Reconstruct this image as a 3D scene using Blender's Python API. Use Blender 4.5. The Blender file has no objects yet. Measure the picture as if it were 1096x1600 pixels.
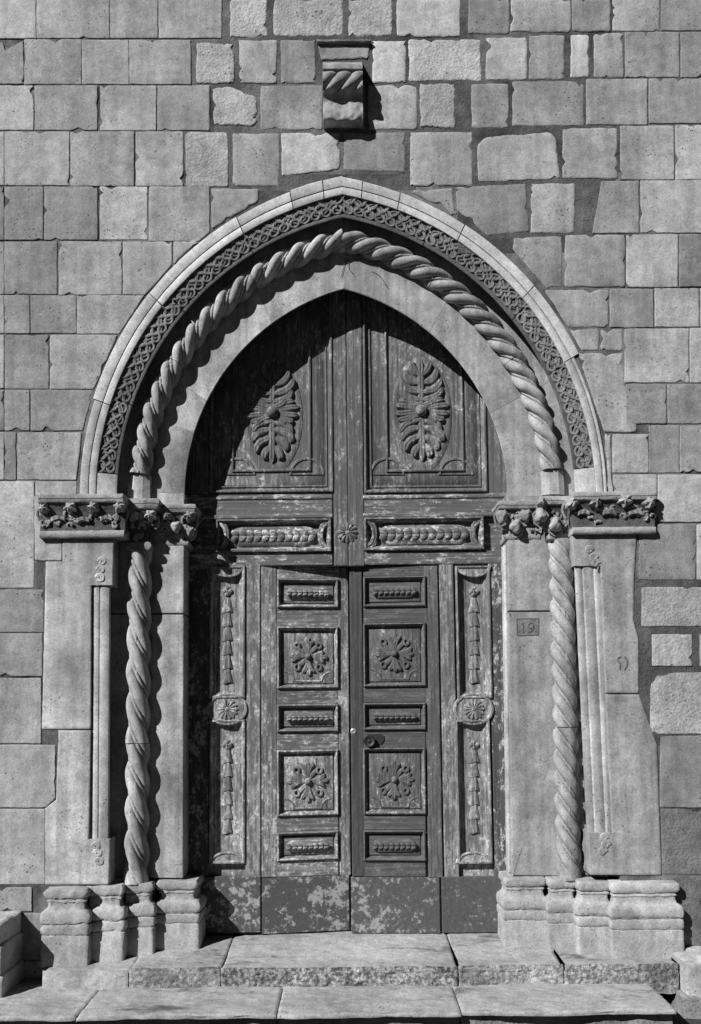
import bpy, math, random
from mathutils import Vector, Matrix, noise
random.seed(7)
sc = bpy.context.scene

# ------------------------------------------------------------------ camera, sky, sun, exposure
KD = 0.52        # depths below are written in units of KD metres
FPX, PX0, PY0, CAMD = 1075.0, 548.0, 1031.0, 4.3
PITCH = math.atan(69.0 / FPX)
ROLL = 0.0095
EYE = 1.58
F = Vector((0, math.cos(PITCH), math.sin(PITCH)))
_r, _u = Vector((1, 0, 0)), Vector((0, -math.sin(PITCH), math.cos(PITCH)))
RT = _r * math.cos(ROLL) - _u * math.sin(ROLL)
UP = _r * math.sin(ROLL) + _u * math.cos(ROLL)
CAM = Vector((0, -CAMD, EYE))
cd = bpy.data.cameras.new('camera')
cam = bpy.data.objects.new('camera', cd)
sc.collection.objects.link(cam)
cd.sensor_fit = 'VERTICAL'
cd.sensor_height = 36.0
cd.lens = 36.0 * FPX / 1600.0
cd.shift_y = (PY0 - 800.0) / 1600.0
cd.clip_end = 2000
cam.matrix_world = Matrix(((RT.x, UP.x, -F.x, CAM.x), (RT.y, UP.y, -F.y, CAM.y), (RT.z, UP.z, -F.z, CAM.z), (0, 0, 0, 1)))
sc.camera = cam

SUN_AZ, SUN_EL = math.radians(50), math.radians(37.5)      # sun stands left of and above the camera
world = bpy.data.worlds.new('World')
sc.world = world
world.use_nodes = True
wt = world.node_tree
wt.nodes.clear()
sky = wt.nodes.new('ShaderNodeTexSky')
sky.sky_type = 'NISHITA'
sky.sun_disc = False
sky.air_density = 0.08                                    # clear dry air
sky.dust_density = 0.0
sky.sun_elevation = SUN_EL
sky.sun_rotation = math.pi + SUN_AZ
bw = wt.nodes.new('ShaderNodeSeparateColor')             # black and white film behind a red filter: a dark sky
bg = wt.nodes.new('ShaderNodeBackground')
bg.inputs['Strength'].default_value = 0.05
wo = wt.nodes.new('ShaderNodeOutputWorld')
wt.links.new(sky.outputs[0], bw.inputs[0])
wt.links.new(bw.outputs[0], bg.inputs['Color'])
wt.links.new(bg.outputs[0], wo.inputs['Surface'])

ld = bpy.data.lights.new('sun', 'SUN')
ld.energy = 5.0
ld.angle = math.radians(0.5)
ld.color = (1, 1, 1)
sun = bpy.data.objects.new('sun', ld)
sc.collection.objects.link(sun)
sd = Vector((math.sin(SUN_AZ) * math.cos(SUN_EL), math.cos(SUN_AZ) * math.cos(SUN_EL), -math.sin(SUN_EL)))
sun.rotation_euler = sd.to_track_quat('-Z', 'Y').to_euler()
sun.location = (-5, -8, 6)

sc.cycles.max_bounces = 5
sc.cycles.diffuse_bounces = 1
sc.cycles.glossy_bounces = 2
sc.view_settings.view_transform = 'Standard'
sc.view_settings.look = 'None'
sc.view_settings.exposure = 0.24
sc.view_settings.gamma = 1.0
sc.view_settings.use_curve_mapping = False

# ------------------------------------------------------------------ helpers
def P(px, py, Y):
    """point of the facade that stands at depth Y"""
    d = F + RT * ((px - PX0) / FPX) + UP * (-(py - PY0) / FPX)
    q = CAM + d * ((Y * KD + CAMD) / d.y)
    q.y = Y
    return q

def rect(x0, y0, x1, y1, Y):
    xm, ym = (x0 + x1) / 2, (y0 + y1) / 2
    return P(x0, ym, Y).x, P(x1, ym, Y).x, P(xm, y1, Y).z, P(xm, y0, Y).z   # X0 X1 Z0 Z1

U = 0.004      # metres per facade unit, about

MATS = {}
ORG = {}

def tag(o, label=None, cat=None, group=None, kind=None):
    if label: o['label'] = label
    if cat: o['category'] = cat
    if group: o['group'] = group
    if kind: o['kind'] = kind
    return o

def empty(name, loc, label=None, cat=None, group=None, kind=None):
    o = bpy.data.objects.new(name, None)
    o.empty_display_size = 0.1
    sc.collection.objects.link(o)
    o.location = (loc[0], loc[1] * KD, loc[2])
    ORG[o.name] = Vector(loc)
    return tag(o, label, cat, group, kind)

class MB:
    def __init__(s):
        s.v, s.f = [], []
    def add(s, vs, fs):
        b = len(s.v)
        s.v.extend([Vector(v) for v in vs])
        s.f.extend([tuple(i + b for i in f) for f in fs])
        return b
    def loops(s, rings, closed=True, cap0=False, cap1=False):
        b = len(s.v)
        n = len(rings[0])
        for r in rings: s.v.extend([Vector(v) for v in r])
        m = n if closed else n - 1
        for i in range(len(rings) - 1):
            for j in range(m):
                a, c = b + i * n + j, b + i * n + (j + 1) % n
                s.f.append((a, c, c + n, a + n))
        if cap0: s.f.append(tuple(b + j for j in reversed(range(n))))
        if cap1: s.f.append(tuple(b + (len(rings) - 1) * n + j for j in range(n)))
    def box(s, x0, x1, y0, y1, z0, z1, bev=0.003):
        b = min(bev, abs(x1 - x0) / 3, abs(z1 - z0) / 3)
        def ring(i, y):
            return [(x0 + i, y, z0 + i), (x1 - i, y, z0 + i), (x1 - i, y, z1 - i), (x0 + i, y, z1 - i)]
        s.loops([ring(0, y1), ring(0, y0 + b), ring(b, y0)], True, True, True)
    def rbox(s, x0, y0, x1, y1, Y, depth, bev=0.003):
        a, b, c, d = rect(x0, y0, x1, y1, Y)
        s.box(a, b, Y, Y + depth, c, d, bev)
    def tube(s, pts, r, n=6, closed=False):
        pts = [Vector(p) for p in pts]
        k = len(pts)
        rings = []
        for i, p in enumerate(pts):
            if closed: t = pts[(i + 1) % k] - pts[i - 1]
            else: t = pts[min(i + 1, k - 1)] - pts[max(i - 1, 0)]
            t.normalize()
            a = t.cross(Vector((0, 1, 0)))
            if a.length < 1e-4: a = Vector((1, 0, 0))
            a.normalize()
            bq = t.cross(a)
            rr = r(i / max(1, k - 1)) if callable(r) else r
            rings.append([p + (a * math.cos(q) + bq * math.sin(q)) * rr for q in [2 * math.pi * j / n for j in range(n)]])
        if closed: rings.append(rings[0])
        s.loops(rings, True, not closed, not closed)
    def build(s, name, mat, parent=None, smooth=True, nz=0.0, nscale=9.0, seed=0.0, nz2=0.0):
        off = Vector((0, 0, 0))
        if parent is not None: off = ORG.get(parent.name, off)
        vs = s.v
        if nz:
            sv = Vector((seed, seed * 1.7, 0))
            vs = [v + noise.noise_vector(v * nscale + sv) * nz + (noise.noise_vector(v * nscale * 3.3 + sv) * nz2 if nz2 else Vector()) for v in vs]
        me = bpy.data.meshes.new(name)
        me.from_pydata([(v.x - off.x, (v.y - off.y) * KD, v.z - off.z) for v in vs], [], s.f)
        me.validate()
        me.materials.append(mat)
        me.update()
        if smooth:
            me.shade_smooth()
            me.set_sharp_from_angle(angle=math.radians(40))
        o = bpy.data.objects.new(name, me)
        sc.collection.objects.link(o)
        if parent is not None: o.parent = parent
        ORG[o.name] = off
        return o

# ------------------------------------------------------------------ materials (black and white: neutral greys)
def newmat(name):
    m = bpy.data.materials.new(name)
    m.use_nodes = True
    nt = m.node_tree
    nt.nodes.clear()
    out = nt.nodes.new('ShaderNodeOutputMaterial')
    b = nt.nodes.new('ShaderNodeBsdfPrincipled')
    nt.links.new(b.outputs[0], out.inputs[0])
    return m, nt, b

class NT:
    def __init__(s, nt): s.nt = nt
    def n(s, t): return s.nt.nodes.new(t)
    def l(s, a, b): s.nt.links.new(a, b)
    def put(s, sock, v):
        if hasattr(v, 'is_output'): s.l(v, sock)
        else: sock.default_value = v
    def math(s, op, a, b=0.0, c=None):
        q = s.n('ShaderNodeMath'); q.operation = op
        s.put(q.inputs[0], a); s.put(q.inputs[1], b)
        if c is not None: s.put(q.inputs[2], c)
        return q.outputs[0]
    def noise(s, vec, scale, detail=6, rough=0.6, dist=0.0):
        q = s.n('ShaderNodeTexNoise')
        s.l(vec, q.inputs['Vector'])
        q.inputs['Scale'].default_value = scale
        q.inputs['Detail'].default_value = detail
        q.inputs['Roughness'].default_value = rough
        q.inputs['Distortion'].default_value = dist
        return q.outputs[0]
    def voro(s, vec, scale, feature='F1'):
        q = s.n('ShaderNodeTexVoronoi'); q.feature = feature
        s.l(vec, q.inputs['Vector'])
        q.inputs['Scale'].default_value = scale
        return q.outputs[0]
    def remap(s, v, a, b, c, d):
        q = s.n('ShaderNodeMapRange')
        s.put(q.inputs[0], v)
        for i, x in enumerate((a, b, c, d)): q.inputs[i + 1].default_value = x
        return q.outputs[0]
    def mix(s, f, a, b):
        q = s.n('ShaderNodeMix'); q.data_type = 'FLOAT'
        s.put(q.inputs[0], f); s.put(q.inputs[2], a); s.put(q.inputs[3], b)
        return q.outputs[0]
    def coords(s, scale=(1, 1, 1), rnd=True):
        tc = s.n('ShaderNodeTexCoord')
        mp = s.n('ShaderNodeMapping')
        mp.inputs['Scale'].default_value = scale
        s.l(tc.outputs['Object'], mp.inputs['Vector'])
        if not rnd: return mp.outputs[0]
        oi = s.n('ShaderNodeObjectInfo')
        mu = s.math('MULTIPLY', oi.outputs['Random'], 37.0)
        va = s.n('ShaderNodeVectorMath'); va.operation = 'ADD'
        s.l(mp.outputs[0], va.inputs[0]); s.l(mu, va.inputs[1])
        return va.outputs[0]
    def bump(s, h, strength, dist, b):
        q = s.n('ShaderNodeBump')
        q.inputs['Strength'].default_value = strength
        q.inputs['Distance'].default_value = dist
        s.l(h, q.inputs['Height'])
        s.l(q.outputs[0], b.inputs['Normal'])

def stone_mat(name, base, vary=0.16, blotch=0.30, bump=0.5, dist=0.006, pits=0.5, streak=0.15, pscale=38, rough_amt=0.0, stain=0.0, speck=0.0):
    m, nt, b = newmat(name)
    N = NT(nt)
    v = N.coords()
    n1 = N.remap(N.noise(v, 2.6, 4, 0.62), 0.3, 0.7, 1 - blotch, 1 + blotch * 0.6)
    n2r = N.noise(v, 16, 4, 0.68)
    n2 = N.remap(n2r, 0.3, 0.7, 0.78, 1.20)
    n3r = N.noise(v, 95, 2, 0.7)
    n3 = N.remap(n3r, 0.25, 0.75, 0.72, 1.26)
    vs = N.coords((14, 14, 0.9))
    n4 = N.remap(N.noise(vs, 1.0, 2, 0.6), 0.35, 0.75, 1.0 + streak * 0.3, 1 - streak)
    oi = N.n('ShaderNodeObjectInfo')
    rv = N.remap(oi.outputs['Random'], 0, 1, 1 - vary, 1 + vary)
    c = N.math('MULTIPLY', N.math('MULTIPLY', n1, n2), N.math('MULTIPLY', n3, n4))
    c = N.math('MULTIPLY', c, N.math('MULTIPLY', rv, base))
    vo = N.voro(v, pscale)
    pm = N.remap(vo, 0.12, 0.28, 1.0, 0.0)
    pmask = N.remap(N.noise(v, 5.5, 3, 0.7), 0.52, 0.64, 0.0, 1.0)
    pit = N.math('MULTIPLY', pm, pmask)
    c = N.math('MULTIPLY', c, N.math('SUBTRACT', 1.0, N.math('MULTIPLY', pit, pits)))
    if speck:
        c = N.math('MULTIPLY', c, N.remap(N.noise(v, 42, 2, 0.6), 0.40, 0.60, 1 - speck, 1 + speck * 1.3))
    if stain:
        st = N.remap(N.noise(N.coords((1.6, 5.0, 5.0)), 1.3, 5, 0.68), 0.57, 0.66, 1.0, 1.0 - stain)
        c = N.math('MULTIPLY', c, st)
    N.l(c, b.inputs['Base Color'])
    b.inputs['Roughness'].default_value = 0.92
    b.inputs['Specular IOR Level'].default_value = 0.2
    h = N.math('ADD', N.math('MULTIPLY', n2r, 0.9 + rough_amt), N.math('MULTIPLY', n3r, 0.35))
    if rough_amt:
        h = N.math('ADD', h, N.math('MULTIPLY', N.voro(v, 55), rough_amt))
    N.bump(h, bump, dist, b)
    MATS[name] = m
    return m

stone_mat('ashlar', 0.375, vary=0.29, blotch=0.36, pits=0.8, bump=0.6, dist=0.006, streak=0.22)
stone_mat('ashlar_rough', 0.41, bump=0.8, dist=0.009, pits=0.8, rough_amt=0.3, pscale=30)
stone_mat('ashlar_white', 0.50, bump=0.6, pits=0.3, vary=0.05)
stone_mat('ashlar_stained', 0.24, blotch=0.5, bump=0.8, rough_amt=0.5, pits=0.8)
stone_mat('carved_stone', 0.48, vary=0.06, blotch=0.45, bump=0.5, dist=0.005, pits=0.7, streak=0.42)
stone_mat('hood_stone', 0.54, vary=0.08, blotch=0.3, bump=0.4, dist=0.004, pits=0.45, streak=0.1)
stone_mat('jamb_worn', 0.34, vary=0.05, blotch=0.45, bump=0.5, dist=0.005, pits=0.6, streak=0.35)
stone_mat('carved_stone_dark', 0.37, vary=0.05, blotch=0.42, bump=0.5, dist=0.005, pits=0.7, streak=0.4)  # carved stone in a darker tone, for the right side and corbel
stone_mat('capital_crust', 0.11, vary=0.1, blotch=0.5, bump=1.0, dist=0.009, pits=0.6)
stone_mat('step_rough', 0.27, vary=0.1, blotch=0.5, bump=0.9, dist=0.014, pits=0.5, rough_amt=0.0, speck=0.5, stain=0.6)
stone_mat('step_pitted', 0.34, vary=0.1, blotch=0.5, bump=0.9, dist=0.014, pits=0.85, pscale=30, speck=0.3, stain=0.5)
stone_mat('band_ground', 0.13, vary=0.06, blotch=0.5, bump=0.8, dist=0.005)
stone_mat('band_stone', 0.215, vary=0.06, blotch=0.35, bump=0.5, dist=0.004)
stone_mat('capital_stone', 0.36, vary=0.10, blotch=0.5, bump=0.9, dist=0.006, pits=0.6)
stone_mat('base_stone', 0.43, vary=0.12, blotch=0.3, bump=0.6, dist=0.006, pits=0.6)
stone_mat('step_stone', 0.345, vary=0.05, blotch=0.30, bump=0.5, dist=0.005, pits=0.6, streak=0, stain=0.6)
stone_mat('mortar_pale', 0.17, vary=0.0, blotch=0.9, bump=1.0, dist=0.006, pits=0.6)
stone_mat('mortar', 0.12, vary=0.0, blotch=0.7, bump=1.0, dist=0.01, pits=0.6, rough_amt=0.15)
stone_mat('street', 0.05, vary=0.0, blotch=0.3, bump=0.6, dist=0.01)

def flat_mat(name, c, rough=0.7, metal=0.0):
    m, nt, b = newmat(name)
    N = NT(nt)
    v = N.coords()
    k = N.remap(N.noise(v, 60, 5, 0.7), 0.3, 0.7, c * 0.7, c * 1.3)
    N.l(k, b.inputs['Base Color'])
    b.inputs['Roughness'].default_value = rough
    b.inputs['Metallic'].default_value = metal
    MATS[name] = m
flat_mat('groove_shade_deep', 0.035, 0.95)
flat_mat('groove_shade', 0.11, 0.95)
flat_mat('iron', 0.06, 0.5, 0.6)
flat_mat('brass', 0.45, 0.4, 0.5)
flat_mat('plaster_dark', 0.05, 0.95)
flat_mat('twig', 0.08, 0.9)

def wood_mat(name, wood, paint, pale, c_paint, c_pale, grain_axis='z', seed=0.0, fscale=17.0):
    """old varnish and paint flaking off grained boards"""
    m, nt, b = newmat(name)
    N = NT(nt)
    g = (75, 75, 2.0) if grain_axis == 'z' else ((2.0, 75, 75) if grain_axis == 'x' else (40, 40, 40))
    fl = (1.9, 1.9, 0.7) if grain_axis == 'z' else ((0.7, 1.9, 1.9) if grain_axis == 'x' else (1, 1, 1))
    vg, vf, v = N.coords(g), N.coords(fl), N.coords()
    gr = N.noise(vg, 1.0, 3, 0.65, 0.0)
    fk = N.noise(vf, fscale, 6, 0.72)
    fk2 = N.noise(v, fscale * 2.6, 4, 0.75)
    big = N.noise(v, 2.3, 3, 0.5)
    k = N.math('ADD', N.math('MULTIPLY', fk, 0.7), N.math('MULTIPLY', gr, 0.3))
    k = N.math('ADD', k, N.math('MULTIPLY', N.math('SUBTRACT', big, 0.5), 0.35))
    mp = N.remap(k, 0.48 + c_paint, 0.55 + c_paint, 0.0, 1.0)
    k2 = N.math('ADD', N.math('MULTIPLY', fk, 0.55), N.math('MULTIPLY', fk2, 0.45))
    k2 = N.math('ADD', k2, N.math('MULTIPLY', N.math('SUBTRACT', big, 0.5), 0.3))
    ml = N.remap(k2, 0.495 + c_pale, 0.54 + c_pale, 0.0, 1.0)
    wd = N.math('MULTIPLY', wood, N.remap(gr, 0.3, 0.7, 0.72, 1.3) if grain_axis else N.remap(gr, 0.3, 0.7, 0.85, 1.15))
    pt = N.math('MULTIPLY', paint if grain_axis else paint * 0.97, N.remap(N.math('ADD', N.math('MULTIPLY', gr, 0.6), N.math('MULTIPLY', fk2, 0.4)), 0.3, 0.7, 0.7, 1.25))
    pl = N.math('MULTIPLY', pale, N.remap(gr, 0.3, 0.7, 0.85, 1.15))
    c = N.mix(ml, N.mix(mp, wd, pt), pl)
    c = N.math('MULTIPLY', c, N.remap(N.noise(v, 130, 3, 0.7), 0.25, 0.75, 0.75, 1.2))
    N.l(c, b.inputs['Base Color'])
    b.inputs['Roughness'].default_value = 0.72
    b.inputs['Specular IOR Level'].default_value = 0.3
    h = N.math('ADD', N.math('MULTIPLY', gr, 0.6), N.math('ADD', N.math('MULTIPLY', mp, 0.5), N.math('MULTIPLY', ml, 0.7)))
    N.bump(h, 0.6 if grain_axis else 0.25, 0.003, b)
    MATS[name] = m
wood_mat('wood_up', 0.11, 0.19, 0.48, 0.0, 0.072)
wood_mat('wood_rail', 0.12, 0.24, 0.56, 0.0, 0.034, 'x')
wood_mat('wood_side', 0.14, 0.28, 0.54, -0.03, 0.052)
wood_mat('wood_left', 0.14, 0.27, 0.54, -0.02, 0.048)
wood_mat('wood_left_rail', 0.14, 0.26, 0.55, -0.02, 0.04, 'x')
wood_mat('wood_right', 0.095, 0.145, 0.44, 0.0, 0.10)
wood_mat('wood_right_rail', 0.09, 0.14, 0.42, 0.0, 0.10, 'x')
wood_mat('wood_bare', 0.06, 0.08, 0.3, 0.0, 0.22)
wood_mat('wood_stile', 0.08, 0.14, 0.48, 0.0, 0.03, fscale=12)
wood_mat('kick_plate', 0.085, 0.10, 0.34, 0.0, 0.012, '', fscale=11)
wood_mat('kick_plate_right', 0.09, 0.11, 0.32, 0.0, 0.052, '', fscale=14)

# ------------------------------------------------------------------ the pointed arch: one family of curves, w = half span at the springing
def uz(u, z):
    return 541 + u - 0.011 * z, 778 - z - 0.011 * u

def arch_par(w):
    h = 326 + 1.066 * (w - 252)
    c = (h * h - w * w) / (2 * w)
    return c, w + c, h

def arch_uz(w, s, side):
    c, R, h = arch_par(w)
    pm = math.acos(c / R)
    a = pm * s
    return side * (R * math.cos(a) - c), R * math.sin(a)

def arch_pt(w, s, side, Y):
    u, z = arch_uz(w, s, side)
    return P(*uz(u, z), Y)

def s_of_y(py, w):
    c, R, h = arch_par(w)
    z = max(0.0, min(h, 778 - py))
    return min(1.0, math.asin(min(1, z / R)) / math.acos(c / R))

def px_to_uz(px, py):
    z = 778 - py; u = px - 541
    for _ in range(3):
        z2 = 778 - py - 0.011 * u
        u = px - 541 + 0.011 * z2
        z = z2
    return u, z

def inside_arch(px, py, w):
    u, z = px_to_uz(px, py)
    if z < 0: return False
    c, R, h = arch_par(w)
    return (abs(u) + c) ** 2 + z * z < R * R

def clip_half(poly, q, nrm):
    out = []
    k = len(poly)
    for i in range(k):
        a, b = poly[i], poly[(i + 1) % k]
        da = (a[0] - q[0]) * nrm[0] + (a[1] - q[1]) * nrm[1]
        db = (b[0] - q[0]) * nrm[0] + (b[1] - q[1]) * nrm[1]
        if da >= 0: out.append(a)
        if (da >= 0) != (db >= 0):
            t = da / (da - db)
            out.append((a[0] + (b[0] - a[0]) * t, a[1] + (b[1] - a[1]) * t))
    return out

def clip_arch(poly, w):
    if not any(inside_arch(x, y, w) for x, y in resample(poly, 4)): return poly
    cx = sum(p[0] for p in poly) / len(poly); cy = sum(p[1] for p in poly) / len(poly)
    u, z = px_to_uz(cx, cy)
    side = 1 if u > 0 else -1
    c, R, h = arch_par(w)
    dx, dz = abs(u) + c, max(z, 0)
    L = math.hypot(dx, dz)
    nx, nz = side * dx / L, dz / L
    qu, qz = side * (R * dx / L - c), R * dz / L
    q = uz(qu, qz)
    return clip_half(poly, q, (nx - 0.011 * nz, -nz - 0.011 * nx))

# ------------------------------------------------------------------ squared stones
def resample(poly, step):
    out = []
    k = len(poly)
    for i in range(k):
        a, b = poly[i], poly[(i + 1) % k]
        L = math.hypot(b[0] - a[0], b[1] - a[1])
        n = max(1, int(round(L / step)))
        for j in range(n):
            t = j / n
            out.append((a[0] + (b[0] - a[0]) * t, a[1] + (b[1] - a[1]) * t))
    return out

def area(poly):
    return 0.5 * sum(poly[i][0] * poly[(i + 1) % len(poly)][1] - poly[(i + 1) % len(poly)][0] * poly[i][1] for i in range(len(poly)))

def round_poly(poly, r):
    out = []
    k = len(poly)
    for i in range(k):
        a, b, c = Vector(poly[i - 1]), Vector(poly[i]), Vector(poly[(i + 1) % k])
        d1, d2 = a - b, c - b
        rr = min(r * random.uniform(0.4, 1.6), d1.length * 0.4, d2.length * 0.4)
        p1, p2 = b + d1.normalized() * rr, b + d2.normalized() * rr
        for t in (0, 0.5, 1):
            q = p1 * (1 - t) ** 2 + b * 2 * t * (1 - t) + p2 * t * t
            out.append((q.x, q.y))
    return out

def stone(name, poly, mat, parent, Yf=0.0, depth=0.25, gap=0.7, rad=2.5, jit=0.7, bev=1.2, tilt=0.003, drop=0.005, step=5.0, nick=0):
    if area(poly) < 0: poly = poly[::-1]
    sd_ = random.random() * 100
    pts = resample(round_poly(poly, rad), step)
    k = len(pts)
    nr = []
    for i in range(k):
        t = Vector(pts[(i + 1) % k]) - Vector(pts[i - 1])
        n = Vector((-t.y, t.x))
        if n.length > 1e-6: n.normalize()
        nr.append(n)
    base = []
    nk = [(random.randrange(k), random.uniform(1.5, 6.0), random.uniform(1.0, 2.6)) for _ in range(nick)]
    for i, (x, y) in enumerate(pts):
        q = noise.noise(Vector((x * 0.045, y * 0.045, sd_))) * 0.9 + noise.noise(Vector((x * 0.21, y * 0.21, sd_))) * 0.6
        d = gap + max(0.0, 0.35 + q) * jit * 1.6
        for (i0, dep, wid) in nk:
            dd = min(abs(i - i0), k - abs(i - i0))
            d += dep * max(0.0, 1 - dd / wid)
        base.append(Vector((x, y)) + nr[i] * d)
    cx = sum(p.x for p in base) / k; cy = sum(p.y for p in base) / k
    ta, tb, y0 = random.uniform(-tilt, tilt), random.uniform(-tilt, tilt), random.uniform(-tilt, tilt)
    def yy(p, extra): return Yf + y0 + ta * (p.x - cx) / 50 + tb * (p.y - cy) / 40 + extra
    r0, r1, r2, r3 = [], [], [], []
    for i, p in enumerate(base):
        w = P(p.x, p.y, yy(p, drop))
        r1.append(w)
        r0.append(Vector((w.x, Yf + depth, w.z)))
        chip = 1 + max(0, noise.noise(Vector((p.x * 0.13, p.y * 0.13, sd_ + 9)))) * 2.2
        p2 = p + nr[i] * bev * chip
        r2.append(P(p2.x, p2.y, yy(p2, drop * 0.15)))
        p3 = p + nr[i] * (bev * chip + 0.9)
        r3.append(P(p3.x, p3.y, yy(p3, 0)))
    rings = [r0, r1, r2, r3]
    cen = sum(r3, Vector()) / k
    for q in (0.80, 0.55, 0.28):
        rg = []
        for v in r3:
            w = cen + (v - cen) * q
            w.y = cen.y + (v.y - cen.y) * q + noise.noise(Vector((w.x * 7, sd_, w.z * 7))) * tilt * 0.9
            rg.append(w)
        rings.append(rg)
    m = MB()
    m.loops(rings, True, False, False)
    b = len(m.v); m.v.append(cen)
    m.f += [(b - k + j, b - k + (j + 1) % k, b) for j in range(k)]
    m.f = [tuple(reversed(f)) for f in m.f]
    return m.build(name, mat, parent, True)

def rowblock(name, le, ri, mat, parent, Yf, depth, nx=12, step=5.0, jit=0.8, seed=0.0):
    """upright stone whose left and right edges follow (y, x) lists"""
    def at(lst, y):
        for i in range(len(lst) - 1):
            if lst[i][0] <= y <= lst[i + 1][0]:
                t = (y - lst[i][0]) / max(1e-6, lst[i + 1][0] - lst[i][0])
                return lst[i][1] + (lst[i + 1][1] - lst[i][1]) * t
        return lst[-1][1] if y > lst[-1][0] else lst[0][1]
    y0, y1 = le[0][0], le[-1][0]
    ys = sorted(set([y0, y0 + 1.2] + [y0 + (y1 - y0) * i / int((y1 - y0) / step) for i in range(int((y1 - y0) / step) + 1)] + [p[0] for p in le + ri if y0 <= p[0] <= y1] + [y1 - 1.2]))
    rings = []
    for iy, y in enumerate(ys):
        a, b = at(le, y), at(ri, y)
        a += jit * (noise.noise(Vector((seed, y * 0.06, 1))) + 0.6 * noise.noise(Vector((seed, y * 0.25, 1))))
        b += jit * 0.6 * (noise.noise(Vector((seed, y * 0.06, 5))) + 0.5 * noise.noise(Vector((seed, y * 0.25, 5))))
        e = 0.006 if iy in (0, len(ys) - 1) else 0.0
        ring = []
        xs = [a, a + 1.0] + [a + 2.5 + (b - a - 5) * i / nx for i in range(nx + 1)] + [b - 1.0, b]
        for ix, x in enumerate(xs):
            d = e + (0.005 if ix in (0, len(xs) - 1) else (0.001 if ix in (1, len(xs) - 2) else 0)) + noise.noise(Vector((x * 0.03, y * 0.03, seed))) * 0.0015
            ring.append(P(x, y, Yf + d))
        ring = [Vector((ring[0].x, Yf + depth, ring[0].z))] + ring + [Vector((ring[-1].x, Yf + depth, ring[-1].z))]
        rings.append(ring)
    m = MB()
    m.loops(rings, True, True, True)
    m.f = [tuple(reversed(f)) for f in m.f]
    return m.build(name, mat, parent, True)

def R4(x0, y0, x1, y1): return [(x0, y0), (x1, y0), (x1, y1), (x0, y1)]
A, AR, AW, AS = 'ashlar', 'ashlar_rough', 'ashlar_white', 'ashlar_stained'

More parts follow.
